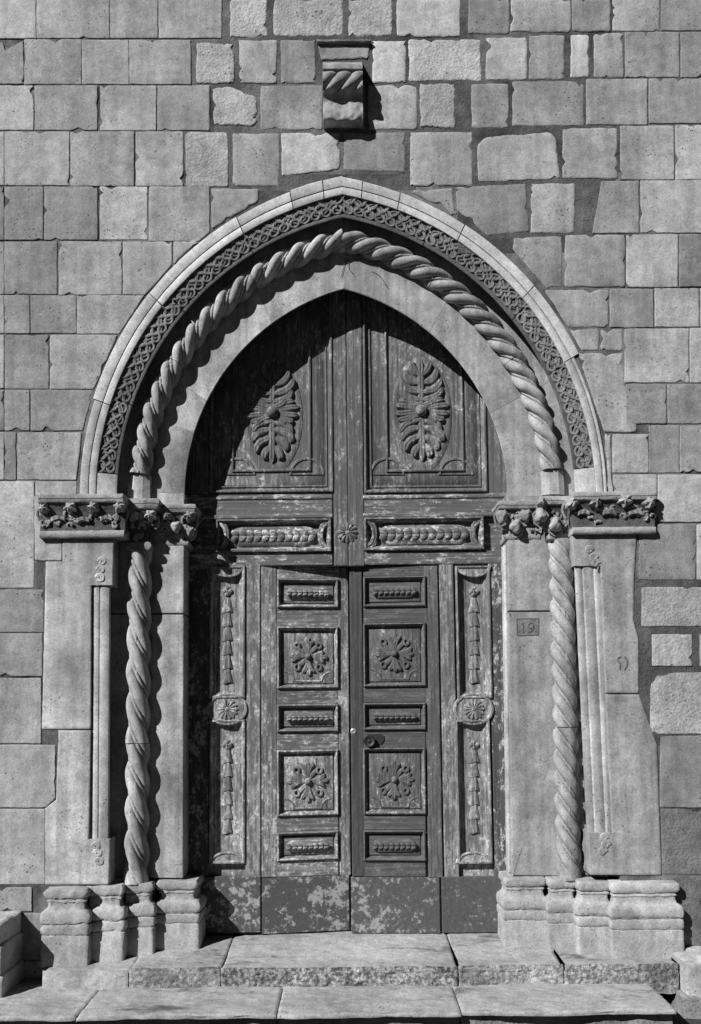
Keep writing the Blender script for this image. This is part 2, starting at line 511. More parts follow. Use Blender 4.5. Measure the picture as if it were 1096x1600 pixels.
wall = empty('stone_wall', (0, 0, 0), 'grey ashlar church wall of squared stones with dark mortar around the portal', 'wall')
ROWS = [
 # course cut by the top edge, and the one above it
 (-90, -70, 60, -4), (62, -70, 210, -4), (213, -70, 330, -4), (334, -70, 470, -4), (474, -70, 600, -4), (604, -70, 760, -4), (763, -70, 905, -4), (908, -70, 1010, -4), (1013, -70, 1190, -4),
 (-90, -2, 57, 60), (57, -2, 172, 60), (172, -2, 247, 60), (248, -2, 347, 60), (359, -2, 419, 59, AR), (427, -2, 538, 58, AR), (543, -2, 614, 58, AR), (619, -2, 720, 58, AW), (731, -2, 797, 54), (797, -2, 893, 51), (893, -2, 955, 50), (957, -2, 1031, 49), (1033, -2, 1190, 48),
 # second
 [(-90, 62), (5, 66), (8, 79), (37, 62), (38, 131), (-90, 132)], (38, 61, 128, 132), (128, 62, 202, 132), (202, 62, 299, 132), (306, 66, 367, 131, AR), (373, 62, 434, 131), (438, 62, 494, 131), (581, 63, 635, 130, AW), (638, 61, 753, 128, AR), (758, 58, 825, 126), (826, 54, 883, 125), (891, 54, 921, 122, AW), (927, 51, 975, 122), (977, 50, 1062, 121), (1064, 50, 1190, 121),
 # third
 (-90, 133, 53, 204), (54, 133, 153, 204), (157, 133, 245, 204), (246, 133, 328, 204), [(331, 137), (360, 133), (400, 150), (405, 188), (395, 197), (334, 196), AR], (406, 133, 505, 204), (505, 133, 572, 204), (574, 132, 653, 203), (655, 130, 712, 200, AR), (736, 130, 796, 201), (799, 126, 914, 198), (916, 123, 1012, 195), (1014, 122, 1190, 193),
 # fourth
 (-90, 206, 7, 290), (7, 205, 109, 290), (110, 205, 210, 291), (212, 205, 287, 291), (290, 206, 357, 292, AR), (363, 208, 438, 292), [(439, 207), (532, 207), (532, 266), (490, 270), (440, 276), AW], [(536, 206), (634, 206), (634, 270), (560, 268), (536, 266)], (640, 206, 739, 291), [(745, 224), (760, 213), (859, 206), (869, 215), (877, 281), (747, 285)], (878, 199, 966, 280), (969, 196, 1054, 281), (1056, 195, 1190, 281),
 # fifth
 (-90, 291, 7, 375), (7, 291, 68, 375), (69, 291, 153, 375), (156, 291, 231, 375), (233, 291, 328, 377), (330, 294, 405, 385), [(646, 296), (707, 293), (713, 335), (705, 352), (640, 320)], [(711, 292), (823, 286), (828, 363), (761, 369), (714, 329)], (829, 286, 899, 365), [(940, 283), (999, 282), (999, 364), (925, 365)], (1001, 281, 1190, 364),
 # sixth
 (-90, 377, 7, 460), (7, 377, 90, 460), (92, 377, 191, 461), (192, 377, 269, 461), (271, 377, 345, 461), [(803, 371), (879, 368), (880, 450), (855, 452), (800, 390)], (882, 366, 978, 449), (979, 366, 1060, 449), (1062, 365, 1190, 448),
 # seventh
 (-90, 461, 7, 521), (7, 461, 47, 521), (48, 461, 120, 521), (120, 461, 280, 522), (852, 452, 952, 512), (953, 451, 1022, 512), (1023, 450, 1093, 511), (1094, 450, 1190, 511),
 # eighth
 (-90, 523, 7, 607), (7, 523, 77, 608), (78, 523, 230, 608), (886, 514, 937, 549), (938, 514, 974, 549), (976, 513, 1077, 598), (1078, 512, 1190, 598),
 # ninth
 (-90, 609, 7, 673), (7, 609, 47, 673), (48, 609, 190, 673), [(890, 551), (975, 551), (977, 606), (993, 611), (996, 676), (890, 676)], (978, 600, 1042, 662), (1043, 600, 1190, 662),
 # tenth
 (-90, 675, 7, 750), (7, 675, 26, 750), (27, 675, 160, 750), (905, 677, 956, 774), (957, 678, 1014, 739), (1014, 664, 1062, 739), (1063, 664, 1190, 738),
 # springing
 (-90, 752, 54, 919), (55, 752, 140, 775), (958, 741, 1027, 775), (1028, 741, 1190, 816), (54, 775, 97, 876),
 # flanks, left
 (-90, 921, 69, 988), (-90, 989, 67, 1057), (-90, 1059, 65, 1162), [(-90, 1164), (60, 1163), (87, 1164), (87, 1247), (72, 1262), (-90, 1262)], (-90, 1264, 71, 1382), (-90, 1386, 50, 1424), (-90, 1427, 72, 1500), (-90, 1502, 72, 1560),
 # flanks, right
 (998, 819, 1087, 906), (1089, 819, 1190, 906), (1003, 917, 1190, 979, AR), (1019, 991, 1082, 1041, AR), (1093, 991, 1190, 1041, AR), (1016, 1050, 1190, 1147, AR), (1031, 1149, 1190, 1262), (1034, 1264, 1190, 1366, AS), (1036, 1368, 1190, 1490, AS), (1040, 1492, 1190, 1560, AS),
]
for r in ROWS:
    mat, poly = A, None
    if isinstance(r, list):
        if isinstance(r[-1], str): mat, r = r[-1], r[:-1]
        poly = r
    else:
        if len(r) == 5: mat = r[4]
        poly = R4(*r[:4])
    cx = sum(p[0] for p in poly) / len(poly); cy = sum(p[1] for p in poly) / len(poly)
    if cy < 775:
        wclip = 421
        if cx > 541 and cy > 556: wclip = 410
        poly = clip_arch(poly, wclip)
    if len(poly) < 3 or abs(area(poly)) < 60: continue
    crisp = cx < 330 or cx > 960
    rough = mat in (AR, AS)
    stone('stone', poly, MATS[mat], wall, gap=0.05 if crisp else 0.45, rad=1.8 if crisp else 4.0, jit=0.55 if crisp else (1.6 if rough else 1.0), bev=0.5 if crisp else 1.2, drop=0.003 if crisp else 0.006, step=4.0, nick=random.choice((0, 1, 2, 3) if crisp else (1, 2, 3, 4)))

# mortar bed behind the stones, open under the arch
m = MB()
def strip(side, far):
    ra, rb = [], []
    for i in range(41):
        s = i / 40
        u, z = arch_uz(400, s, side)
        ra.append(P(*uz(u, z), 0.010)); 
        q = P(far, uz(u, z)[1], 0.010); rb.append(q)
    m.loops([ra, rb], False)
strip(-1, -760); strip(1, 1860)
ap = uz(0, arch_par(400)[2])
m.add([P(-760, ap[1], 0.010), P(1860, ap[1], 0.010), P(1860, -900, 0.010), P(-760, -900, 0.010)], [(0, 1, 2, 3)])
m.add([P(-760, 780, 0.010), P(110, 780, 0.010), P(110, 1650, 0.010), P(-760, 1650, 0.010)], [(0, 1, 2, 3)])
m.add([P(970, 780, 0.010), P(1860, 780, 0.010), P(1860, 1650, 0.010), P(970, 1650, 0.010)], [(0, 1, 2, 3)])
mo = m.build('mortar', MATS['mortar_pale'], wall, False)
sm = mo.modifiers.new('thick', 'SOLIDIFY'); sm.thickness = 0.2; sm.offset = 0.0
for v in mo.data.vertices: v.co.y += 0.1
for (x0, y0, x1, y1) in ((335, -75, 965, 272), (395, 272.5, 650, 298), (715, 272.5, 965, 395), (985, 900, 1190, 1165), (55, 838, 104, 1166)):
    m = MB(); m.rbox(x0, y0, x1, y1, 0.008, 0.1); m.build('pointing', MATS['mortar'], wall, False)
# plain masonry beyond the picture
for (x0, y0, x1, y1) in ((-760, -900, 1860, -73), (-760, -70, -93, 1640), (1193, -70, 1860, 1640)):
    m = MB(); m.rbox(x0, y0, x1, y1, 0.0, 0.25); m.build('masonry', MATS['ashlar'], wall, False)

# ------------------------------------------------------------------ ground, steps
ZS = 0.0            # top of the door sill
def ztop(py, Y): return P(548, py, Y).z
FALL = 0.042
def fall_at(Y): return FALL * max(0.0, min(1.0, (0.50 - Y) / 0.62))
Z1 = P(548, 1458, 0.62).z
ZF1 = P(548, 1541, -0.32).z       # foot of the first step = top of the second
ZF2 = ZF1 - 0.17
m = MB(); m.add([(-60, -60, ZF2), (60, -60, ZF2), (60, 0.3, ZF2), (-60, 0.3, ZF2)], [(0, 1, 2, 3)])
g = m.build('ground', MATS['street'], None, False); tag(g, kind='structure')

def rough_block(name, x0, x1, y0, y1, z0, z1, mat, parent, res=0.02, amp=0.006, front=0.0, fscale=60.0, seed=0, rnd=0.012, skew=(0, 0), mat2=None, falls=False):
    """worn block: top and front carry noise, corners rounded; skew lifts the top to the right / the front edge"""
    m = MB()
    nx = max(3, int((x1 - x0) / res)); ny = max(3, int((y1 - y0) / res)); nz_ = max(3, int((z1 - z0) / (res * 0.8)))
    sv = Vector((seed * 3.1, seed * 1.3, seed))
    # profile going up the front and back over the top
    prof = [(0, z0 + (z1 - z0 - rnd) * j / nz_) for j in range(nz_ + 1)]
    prof += [(rnd * (1 - math.cos(a)), z1 - rnd + rnd * math.sin(a)) for a in (0.5, 1.0)]
    prof += [(rnd + (y1 - y0 - rnd) * j / ny, z1) for j in range(ny + 1)]
    prof += [(y1 - y0, z0)]
    rings = []
    xs = [x0] + [x0 + rnd * 0.5] + [x0 + rnd + (x1 - x0 - 2 * rnd) * i / nx for i in range(nx + 1)] + [x1 - rnd * 0.5] + [x1]
    for i, x in enumerate(xs):
        e = rnd * 0.45 if i in (0, len(xs) - 1) else (rnd * 0.12 if i in (1, len(xs) - 2) else 0)
        ring = []
        for j, (yy, zz) in enumerate(prof):
            v = Vector((x, y0 + yy, zz))
            if j <= nz_ + 1: v.y += e
            if j >= nz_: v.z -= e
            d = noise.noise(v * 6 + sv) * amp + noise.noise(v * 22 + sv) * amp * 0.5
            if j <= nz_:
                k = noise.noise(v * fscale + sv) + 0.6 * noise.noise(v * fscale * 2.1 + sv)
                v.y += d + front * k + (0.02 * max(0, noise.noise(v * 9 + sv) - 0.15) if front else 0)
            else:
                v.z += d
            if j <= nz_ + 3: v.y += 0.03 * noise.noise(Vector((x * 2.3, seed, 0))) + 0.018 * noise.noise(Vector((x * 8, seed, 4)))
            if j >= nz_: v.z -= 0.012 * max(0, 0.4 + noise.noise(Vector((x * 5, yy * 4, seed)))) * max(0, 1 - yy / 0.12)
            if falls and j >= nz_ - 2: v.z -= fall_at(v.y)
            v.z += skew[0] * (x - x0) / (x1 - x0) * (1 if j > nz_ - 1 else 0)
            ring.append(v)
        rings.append(ring)
    m.loops(rings, False)
    n = len(prof)
    m.f.append(tuple(range(n))); m.f.append(tuple(len(rings) * n - n + j for j in reversed(range(n))))
    m.f = [tuple(reversed(f)) for f in m.f]
    o = m.build(name, mat, parent, True)
    if mat2:
        o.data.materials.append(mat2)
        for i in range(len(rings) - 1):
            for j in range(nz_):
                o.data.polygons[i * (n - 1) + j].material_index = 1
    return o

def wx(px, py, Y): return P(px, py, Y).x
st1 = empty('upper_step', (0, 0, ZF1), 'upper stone step of five worn slabs with pitted front edge below the door', 'step')
YF1 = -0.32
SL = [(66, 200, 0.004, 30), (201.5, 344, 0.007, 34), (345.5, 715, 0.011, 48), (716.5, 881, 0.012, 40), (882.5, 1062, 0.012, 44)]
for i, (a, b, fr, fs) in enumerate(SL):
    rough_block('slab', wx(a, 1520, YF1), wx(b, 1520, YF1), YF1 + random.uniform(-0.01, 0.012), 0.95, ZF1 - 0.06, Z1 - (0.012 if i == 0 else 0.0) + random.uniform(-0.003, 0.003), MATS['step_stone'], st1, res=0.008, amp=0.005, front=fr, fscale=fs, seed=i + 1, rnd=0.014, falls=True, mat2=MATS['base_stone' if i == 0 else ('step_rough' if i == 2 else 'step_pitted')])
st2 = empty('lower_step', (0, 0, ZF2), 'lower stone step with worn top and shadowed front at the foot of the picture', 'step')
YF2 = -0.98
for i, (a, b) in enumerate(((-250, 119), (120.5, 432), (433.5, 721), (722.5, 1058))):
    rough_block('slab', wx(a, 1580, YF2), wx(b, 1580, YF2), YF2 + random.uniform(-0.012, 0.012), 0.1, ZF1 - 0.026, ZF1 + random.uniform(-0.003, 0.002), MATS['step_stone'], st2, res=0.014, amp=0.006, front=0.004, fscale=35, seed=i + 11, rnd=0.016)
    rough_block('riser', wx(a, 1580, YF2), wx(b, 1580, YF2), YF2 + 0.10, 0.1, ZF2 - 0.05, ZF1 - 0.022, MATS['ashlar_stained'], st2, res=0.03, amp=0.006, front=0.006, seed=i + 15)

# loose blocks at both ends of the steps
def block(px0, px1, py0, py1, Yf, Yb, mat, label, seed, amp=0.008):
    x0, x1, z0, z1 = rect(px0, py0, px1, py1, Yf)
    o = rough_block('stone_block', x0, x1, Yf, Yb, z0, z1, MATS[mat], None, res=0.02, amp=amp, front=0.004, seed=seed, rnd=0.02)
    return tag(o, label, 'stone block', 'rough stone blocks at the ends of the steps')
block(-150, 0, 1444, 1476, -0.50, -0.01, 'base_stone', 'dark stone block at left picture edge, topmost of its pile', 31)
block(-150, 1, 1479, 1524, -0.52, -0.01, 'base_stone', 'shaded stone block at left picture edge, middle of its pile', 32)
block(-150, 2, 1527, 1573, -0.54, -0.01, 'base_stone', 'stone block at left picture edge, lowest of its pile, on lower step', 33)
block(1072, 1300, 1500, 1560, -0.42, -0.02, 'base_stone', 'pale rough block right of the upper step beside the right plinth', 34, 0.014)
block(1068, 1300, 1556, 1640, -0.45, -0.02, 'ashlar_stained', 'rough broken block at the right end of the lower step', 35, 0.02)

# ------------------------------------------------------------------ portal
portal = empty('stone_portal', (0, 0, Z1), 'pointed stone portal with twisted columns, leafy capitals and rope moulded arch', 'portal')
SPLIT_L = [0.0] + [s_of_y(y, 410) for y in (622, 461, 345, 306)] + [0.955, 1.0]
SPLIT_R = [0.0] + [s_of_y(y, 410) for y in (560, 455, 360, 309)] + [0.955, 1.0]

def sweep(name, mat, section, s0, s1, side, parent, step=0.012, closed=True, nz=0.0012, gap=0.0011, smooth=True):
    m = MB()
    a, b = s0 + (gap if s0 > 0 else 0), s1 - (gap if s1 < 1 else 0)
    n = max(2, int((b - a) / step))
    rings = [[arch_pt(w, a + (b - a) * i / n, side, Y) for (w, Y) in section] for i in range(n + 1)]
    m.loops(rings, closed, True, True)
    if side < 0: m.f = [tuple(reversed(f)) for f in m.f]
    return m.build(name, mat, parent, smooth, nz=nz, nscale=14, seed=s0 * 10 + side)

for side, sp in ((-1, SPLIT_L), (1, SPLIT_R)):
    for i in range(len(sp) - 1):
        wo_ = 418 if not (side > 0 and i == 0) else 408
        j = random.uniform(-2.0, 1.2)
        sec = [(wo_ + j, 0.12), (wo_ + j, -0.009), (wo_ + j - 1, -0.012), (405, -0.012), (403.4, -0.008), (402.5, 0.012), (401.6, -0.006), (400, -0.011), (397, -0.015), (394, -0.015), (391.5, -0.010), (390.4, 0.0), (390, 0.03), (390, 0.12)]
        sweep('hood_stone', MATS['hood_stone'], sec, sp[i], sp[i + 1], side, portal)

BAND = [(391, 0.022), (364.5, 0.046), (363.5, 0.047), (362, 0.041), (360, 0.038), (358, 0.042), (357, 0.052), (357.5, 0.07), (359, 0.12), (360, 0.20), (359, 0.34), (391, 0.34)]
def band_pt(t, v, side, lift):
    w = 377.8 + v * 12.6
    Y = 0.022 + (391 - w) / 26.5 * 0.024 - lift
    return arch_pt(w, t, side, Y)
def interlace(s0, s1, side, parent):
    m = MB()
    L = (s1 - s0) * 535.0
    if L < 6: return
    T = lambda d: s0 + d / 535.0
    k = max(1, int(L / 14.5)); pit = L / k
    for row, (v0, ph, rr) in enumerate(((0.60, 0.0, 0.50), (-0.02, 0.5, 0.50), (-0.62, 0.0, 0.46))):
        for i in range(k):
            d0 = (i + 0.5) * pit + ph * pit
            if d0 > L - 4: continue
            pts = []
            for q in range(12):
                a = 2 * math.pi * q / 12
                pts.append(band_pt(T(d0 + math.cos(a) * rr * 11.5 * 1.18), v0 + math.sin(a) * rr, side, 0.008 + 0.006 * math.sin(2 * a + row)))
            m.tube(pts, 0.0085, 6, True)
    for ph in (0, math.pi):
        n = max(4, int(L / 4))
        pts = [band_pt(T(2 + (L - 4) * i / n), 0.82 * math.sin(math.pi * (L * i / n) / pit * 0.5 + ph), side, 0.006 + 0.004 * math.cos(math.pi * (L * i / n) / pit + ph)) for i in range(n + 1)]
        m.tube(pts, 0.0060, 5)
    o = m.build('interlace_carving', MATS['band_stone'], parent, True, nz=0.0025, nscale=30)
    o['kind'] = 'stuff'
BL = [0.0, s_of_y(735, 378), s_of_y(622, 378), s_of_y(470, 378), s_of_y(375, 378), 1.0]
BR = [0.0, s_of_y(735, 378), s_of_y(580, 378), s_of_y(488, 378), s_of_y(365, 378), 1.0]
for side, sp in ((-1, BL), (1, BR)):
    for i in range(5):
        if i == 0:
            sec = [(390, 0.0), (362, 0.004), (358, 0.02), (358, 0.34), (390, 0.34)]
            sweep('springer_stone', MATS['hood_stone'], sec, sp[0], sp[1], side, portal)
            continue
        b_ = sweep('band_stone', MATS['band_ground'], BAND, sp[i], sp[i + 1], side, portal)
        interlace(sp[i], sp[i + 1], side, b_)

# plain inner order and reveal
ARC = [(252, 0.80), (252, 0.268), (253.5, 0.26), (300, 0.26), (358.5, 0.26), (358.5, 0.80)]
for side, sp in ((-1, (0, 0.36, 0.72, 1)), (1, (0, 0.30, 0.66, 1))):
    for i in range(3):
        sweep('voussoir', MATS['carved_stone' if side < 0 else 'carved_stone_dark'], ARC, sp[i], sp[i + 1], side, portal, gap=0.0004, nz=0.001)

# twisted rope and columns
def strand(p):
    p -= math.floor(p)
    if p < 0.76: return math.sqrt(max(0.0, math.sin(math.pi * p / 0.76)))
    return 0.42 * math.sqrt(max(0.0, math.sin(math.pi * (p - 0.76) / 0.24)))

def twisted(name, mat, path, r0, starts, pitch, parent, nth=92, amp=0.46, fade=None, seed=0, phase=0.0):
    """path: list of points along the axis; strands climb to the left seen from the front"""
    rings = []
    acc = 0.0
    k = len(path)
    for i, c in enumerate(path):
        if i: acc += (path[i] - path[i - 1]).length
        t = (path[min(i + 1, k - 1)] - path[max(i - 1, 0)]).normalized()
        nrm = Vector((0, -1, 0))
        left = nrm.cross(t).normalized()
        if (left.dot(Vector((-t.z, 0, t.x)))) < 0: left = -left
        f = fade(i / (k - 1)) if fade else 1.0
        ring = []
        for j in range(nth):
            th = 2 * math.pi * j / nth
            ph = starts * th / (2 * math.pi) - acc / pitch + phase
            am = amp * f
            am *= 0.9 + 0.35 * noise.noise(Vector((acc * 5 + seed, th, seed)))
            r = r0 * (1 - am + am * strand(ph))
            ring.append(c + (nrm * math.cos(th) / KD + left * math.sin(th)) * r)
        rings.append(ring)
    m = MB()
    m.loops(rings, True, True, True)
    return m.build(name, mat, parent, True, nz=0.003, nscale=13, seed=seed)

for side in (-1, 1):
    cuts = (0.0, 0.07, 0.40, 0.72, 1.0)
    acc = 0.0
    for i in range(4):
        a, b = cuts[i], cuts[i + 1]
        n = int(620 * (b - a))
        b2 = b - 0.0015 if b < 1 else 1.0
        path = [arch_pt(323, a + (b2 - a) * q / n, side, 0.225) for q in range(n + 1)]
        if i == 0:
            m = MB()
            rings = []
            for q in range(0, n + 1, 3):
                c = path[q]
                rings.append([c + Vector((math.cos(t), math.sin(t), 0)) * 0.078 for t in [2 * math.pi * e / 8 + 0.39 for e in range(8)]])
            m.loops(rings, True, True, True)
            m.build('rope_springer', MATS['carved_stone'], portal, False, nz=0.003)
        else:
            # one even phase along the whole rope
            twisted('rope_stone', MATS['carved_stone' if side < 0 else 'carved_stone_dark'], path, 0.074, 3, 0.150, portal, seed=i + side, phase=-acc / 0.150)
        acc += sum((path[q + 1] - path[q]).length for q in range(n))

COL = []
for (xa, ya, xb, yb) in ((219, 862, 214, 1378), (876, 845, 889, 1372)):
    A0, B0 = P(xb, yb, 0.225), P(xa, ya, 0.225)
    colm = None
    zmid = 1165 if xa < 500 else 1140
    pt_ = 0.215 if xa < 500 else 0.138
    tm = (yb - zmid) / (yb - ya)
    for i, (t0, t1) in enumerate(((0, tm - 0.001), (tm + 0.001, 1))):
        n = int(680 * (t1 - t0))
        path = [A0.lerp(B0, t0 + (t1 - t0) * q / n) for q in range(n + 1)]
        L0 = (A0 - B0).length * t0
        if i == 0:
            fd = lambda t: min(1, 0.25 + t * 8)
        else:
            fd = (lambda t: min(1, 0.45 + (1 - t) * 2.2)) if xa > 500 else None
        o = twisted('column_drum' if i else 'twisted_column', MATS['carved_stone' if xa < 500 else 'carved_stone_dark'], path, 0.078, 3, pt_, portal if i == 0 else colm, phase=-L0 / pt_, fade=fd, seed=5 + i)
        if i == 0:
            colm = o
            o['label'] = 'twisted column of the left jamb in hard sun and shadow' if xa < 500 else 'twisted column of the right jamb in darker stone'

# jambs: inner pilasters with the reveal
for poly in ([(150, 770), (288, 770), (287, 958), (149, 958)], [(149, 960), (287, 960), (286, 1372), (146, 1372)], [(793, 770), (935, 770), (937, 954), (795, 954)], [(795, 956), (937, 956), (946, 1368), (801, 1368)]):
    stone('jamb_stone', poly, MATS['carved_stone' if poly[0][0] < 500 else 'jamb_worn'], portal, Yf=0.26, depth=0.52, gap=0.1, rad=0.6, jit=0.25, bev=0.9, tilt=0.0005, drop=0.003, step=12)
# rebated edge strip along the reveals
m = MB()
for (xa, ya, xb, yb) in ((792, 850, 800, 1365),):
    for dy, r in ((0.35, 0.012), (0.42, 0.016)):
        q0, q1 = P(xa, ya, 0.26), P(xb, yb, 0.26)
        m.tube([Vector((q0.x, dy, q0.z)), Vector((q1.x, dy, q1.z))], r, 8)
m.build('reveal_bead', MATS['carved_stone'], portal, True)

# outer pilasters with a fluted nook strip between carved stops
def pilaster(polys, strip_pts, y0, y1, lean, scrolls, label):
    p_ = None
    for i, poly in enumerate(polys):
        o = rowblock('pilaster' if p_ is None else 'pilaster_stone', poly[0], poly[1], MATS['carved_stone' if poly[0][0][1] < 500 else 'carved_stone_dark'], portal if p_ is None else p_, -0.006, 0.36, seed=i + poly[0][0][1])
        if p_ is None: p_ = o; o['label'] = label
    m = MB()
    rows = 30
    rings = []
    for i in range(rows + 1):
        y = y0 + (y1 - y0) * i / rows
        rings.append([P(x + lean * (y - y0), y, Y) for (x, Y) in strip_pts])
    m.loops(rings, False)
    if strip_pts[0][0] > strip_pts[-1][0]: pass
    m.build('fluted_strip', MATS['carved_stone'], p_, True, nz=0.0015, nscale=16)
    for (cx, cy, r, sg) in scrolls:
        m = MB()
        pts = []
        for q in range(26):
            a = q / 25 * 3.6 * math.pi
            rr = r * (1 - q / 30)
            pts.append(P(cx + sg * rr * math.cos(a), cy - rr * math.sin(a), -0.006))
        m.tube(pts, lambda t: 0.0110 * (1 - 0.3 * t), 6)
        pts = [P(cx + sg * r - sg * 2.2 * q * 0.25, cy + q * 2.0, -0.002) for q in range(7)]
        m.tube(pts, 0.005, 6)
        m.build('scroll_carving', MATS['carved_stone' if cx < 500 else 'carved_stone_dark'], p_, True, nz=0.003, nscale=45)

L_TOP = ([(842, 98), (877, 98), (877.2, 72), (1139, 66)], [(842, 178), (914, 176), (914.2, 143), (1139, 142)])
L_LOW = ([(1141, 92), (1250, 88), (1263, 71), (1382, 71)], [(1141, 142), (1311, 139), (1311.2, 172), (1382, 170)])
pilaster([L_TOP, L_LOW], [(141.5, 0.0), (142.5, 0.045), (146, 0.045), (147.5, 0.022), (151, 0.014), (155, 0.017), (156.5, 0.026), (158.5, 0.016), (163, 0.013), (168, 0.016), (171, 0.024), (173, 0.05), (174, 0.36)], 912, 1314, -0.006,
         [(160, 877, 6, -1), (158, 890, 6, -1), (157, 903, 7, -1), (151, 1322, 6, -1), (153, 1333, 6.5, -1), (156, 1346, 6, -1)], 'outer pilaster of the left jamb, brightly lit')
R_TOP = ([(834, 894), (884, 897), (884.2, 939), (1083, 947)], [(834, 995), (900, 991), (968, 990), (1000, 998), (1083, 998)])
R_LOW = ([(1085, 947), (1301, 957), (1301.2, 919), (1367, 923)], [(1085, 999), (1135, 1016), (1165, 1027), (1367, 1034)])
pilaster([R_TOP, R_LOW], [(939.5, 0.0), (938.5, 0.026), (935, 0.016), (930, 0.013), (927, 0.026), (924.5, 0.014), (918, 0.006), (912, 0.012), (909.5, 0.03), (907, 0.02), (902, 0.018), (897.5, 0.03), (896.5, 0.36)], 882, 1304, 0.047,
         [(921, 859, 6, 1), (928, 871, 6, 1), (931, 880, 6, 1), (944, 1309, 6, 1), (947, 1320, 6.5, 1), (942, 1330, 6, 1)], 'outer pilaster of the right jamb with faint incised mark')

# plan-box with a moulded profile
def profbox(name, x0, x1, yf, yb, prof, mat, parent, rad=0.012, nz=0.002, seed=0.0, sides=(1, 1), nscale=11, nz2=0.0):
    m = MB()
    rings = []
    for (z, o) in prof:
        a, b, c = x0 - o * sides[0], x1 + o * sides[1], yf - o
        r = rad
        ring = [Vector((a, yb, z))]
        nx, ny = 16, 4
        ring += [Vector((a, yb + (c + r - yb) * k / ny, z)) for k in range(1, ny + 1)]
        ring += [Vector((a + r * (1 - math.cos(t)), c + r * (1 - math.sin(t)), z)) for t in (0.52, 1.05)]
        ring += [Vector((a + r + (b - a - 2 * r) * k / nx, c, z)) for k in range(nx + 1)]
        ring += [Vector((b - r * (1 - math.cos(t)), c + r * (1 - math.sin(t)), z)) for t in (1.05, 0.52)]
        ring += [Vector((b, c + r + (yb - c - r) * k / ny, z)) for k in range(ny + 1)]
        rings.append(ring)
    m.loops(rings, True, True, True)
    return m.build(name, mat, parent, True, nz=nz, nscale=nscale, seed=seed, nz2=nz2)

def base_profile(zt, zb):
    H = zt - zb
    q = [(1.0, 0.018), (0.985, 0.028), (0.955, 0.034), (0.92, 0.034), (0.885, 0.027), (0.87, 0.016), (0.866, 0.004), (0.845, 0.004), (0.84, 0.012), (0.825, 0.012), (0.82, 0.0), (0.77, -0.003), (0.73, 0.008),
         (0.715, 0.03), (0.69, 0.052), (0.65, 0.064), (0.60, 0.066), (0.56, 0.058), (0.545, 0.04), (0.53, 0.038), (0.525, 0.054), (0.50, 0.060), (0.43, 0.060), (0.405, 0.048), (0.395, 0.040), (0.385, 0.052), (0.2, 0.054), (0.0, 0.055)]
    return [(zb + H * a, b * 0.62) for a, b in reversed(q)]

ZB_TOP = P(548, 1372, 0.26).z
def base(px0, px1, Yf, Yb, parent_name, seed, py=1430):
    x0, x1 = P(px0, py, Yf).x, P(px1, py, Yf).x
    return profbox('base', x0 + 0.034, x1 - 0.034, Yf + 0.034, Yb, base_profile(ZB_TOP, Z1 - fall_at(Yf) - 0.012), MATS['base_stone'], portal, rad=0.018, nz=0.008 if px0 < 130 else 0.004, seed=seed, nscale=14, nz2=0.009 if px0 < 130 else 0.005)
base(64, 139, -0.13, 0.2, '', 1)
base(128, 194, -0.03, 0.2, '', 2)
base(186, 241, 0.09, 0.5, '', 3)
base(240, 312, 0.19, 0.8, '', 4)
base(955, 1069, -0.13, 0.2, '', 5)
base(902, 962, -0.03, 0.2, '', 6)
base(856, 908, 0.09, 0.5, '', 7)
base(787, 860, 0.19, 0.8, '', 8)

# capitals: moulded block with crockets
def lump(name, px, py, Y, rx, ry, rd, mat, parent, seed, lobes=5, am=0.22, rgh=0.002):
    c = P(px, py, Y)
    m = MB()
    nu, nv = 18, 11
    rings = []
    for i in range(nv + 1):
        t = math.pi * i / nv
        ring = []
        for j in range(nu):
            a = 2 * math.pi * j / nu
            d = Vector((math.sin(t) * math.cos(a), -math.cos(t), math.sin(t) * math.sin(a)))
            k = 1 + am * math.cos(lobes * a + seed) * math.sin(t) + am * 0.9 * noise.noise(d * 2.3 + Vector((seed, 0, 0)))
            ring.append(c + Vector((d.x * rx * U * k, d.y * rd * 1.3 * k, d.z * ry * U * k)))
        rings.append(ring)
    m.loops(rings, True, True, True)
    m.f = [tuple(reversed(f)) for f in m.f]
    return m.build(name, mat, parent, True, nz=rgh, nscale=48, seed=seed)

def capital(px0, px1, py0, py1, Yf, Yb, parent, seed, sides=(1, 1), flare=0.075, label=None):
    x0, x1, z0, z1 = rect(px0, py0, px1, py1, Yf)
    H = z1 - z0
    bell = [(0.10, 0.004 - flare), (0.25, -flare), (0.55, -flare * 0.9), (0.72, -flare * 0.6), (0.84, -0.014)]
    o = profbox('capital', x0, x1, Yf, Yb, [(z0 + H * a, b) for a, b in bell], MATS['capital_crust'], portal, rad=0.006, nz=0.005, seed=seed, sides=sides, nscale=22)
    top = [(0.80, -0.020), (0.82, -0.004), (0.875, 0.002), (0.885, -0.003), (0.90, 0.006), (0.97, 0.008), (1.0, 0.0)]
    profbox('abacus', x0, x1, Yf, Yb, [(z0 + H * a, b) for a, b in top], MATS['capital_stone'], o, rad=0.005, nz=0.004, seed=seed + 2, sides=sides, nscale=24)
    low = [(0.0, -flare + 0.012), (0.03, -flare + 0.024), (0.10, -flare + 0.028), (0.16, -flare + 0.018), (0.18, -flare - 0.01)]
    profbox('astragal', x0, x1, Yf, Yb, [(z0 + H * a, b) for a, b in low], MATS['capital_stone'], o, rad=0.005, nz=0.004, seed=seed + 4, sides=sides, nscale=24)
    if label: o['label'] = label
    return o

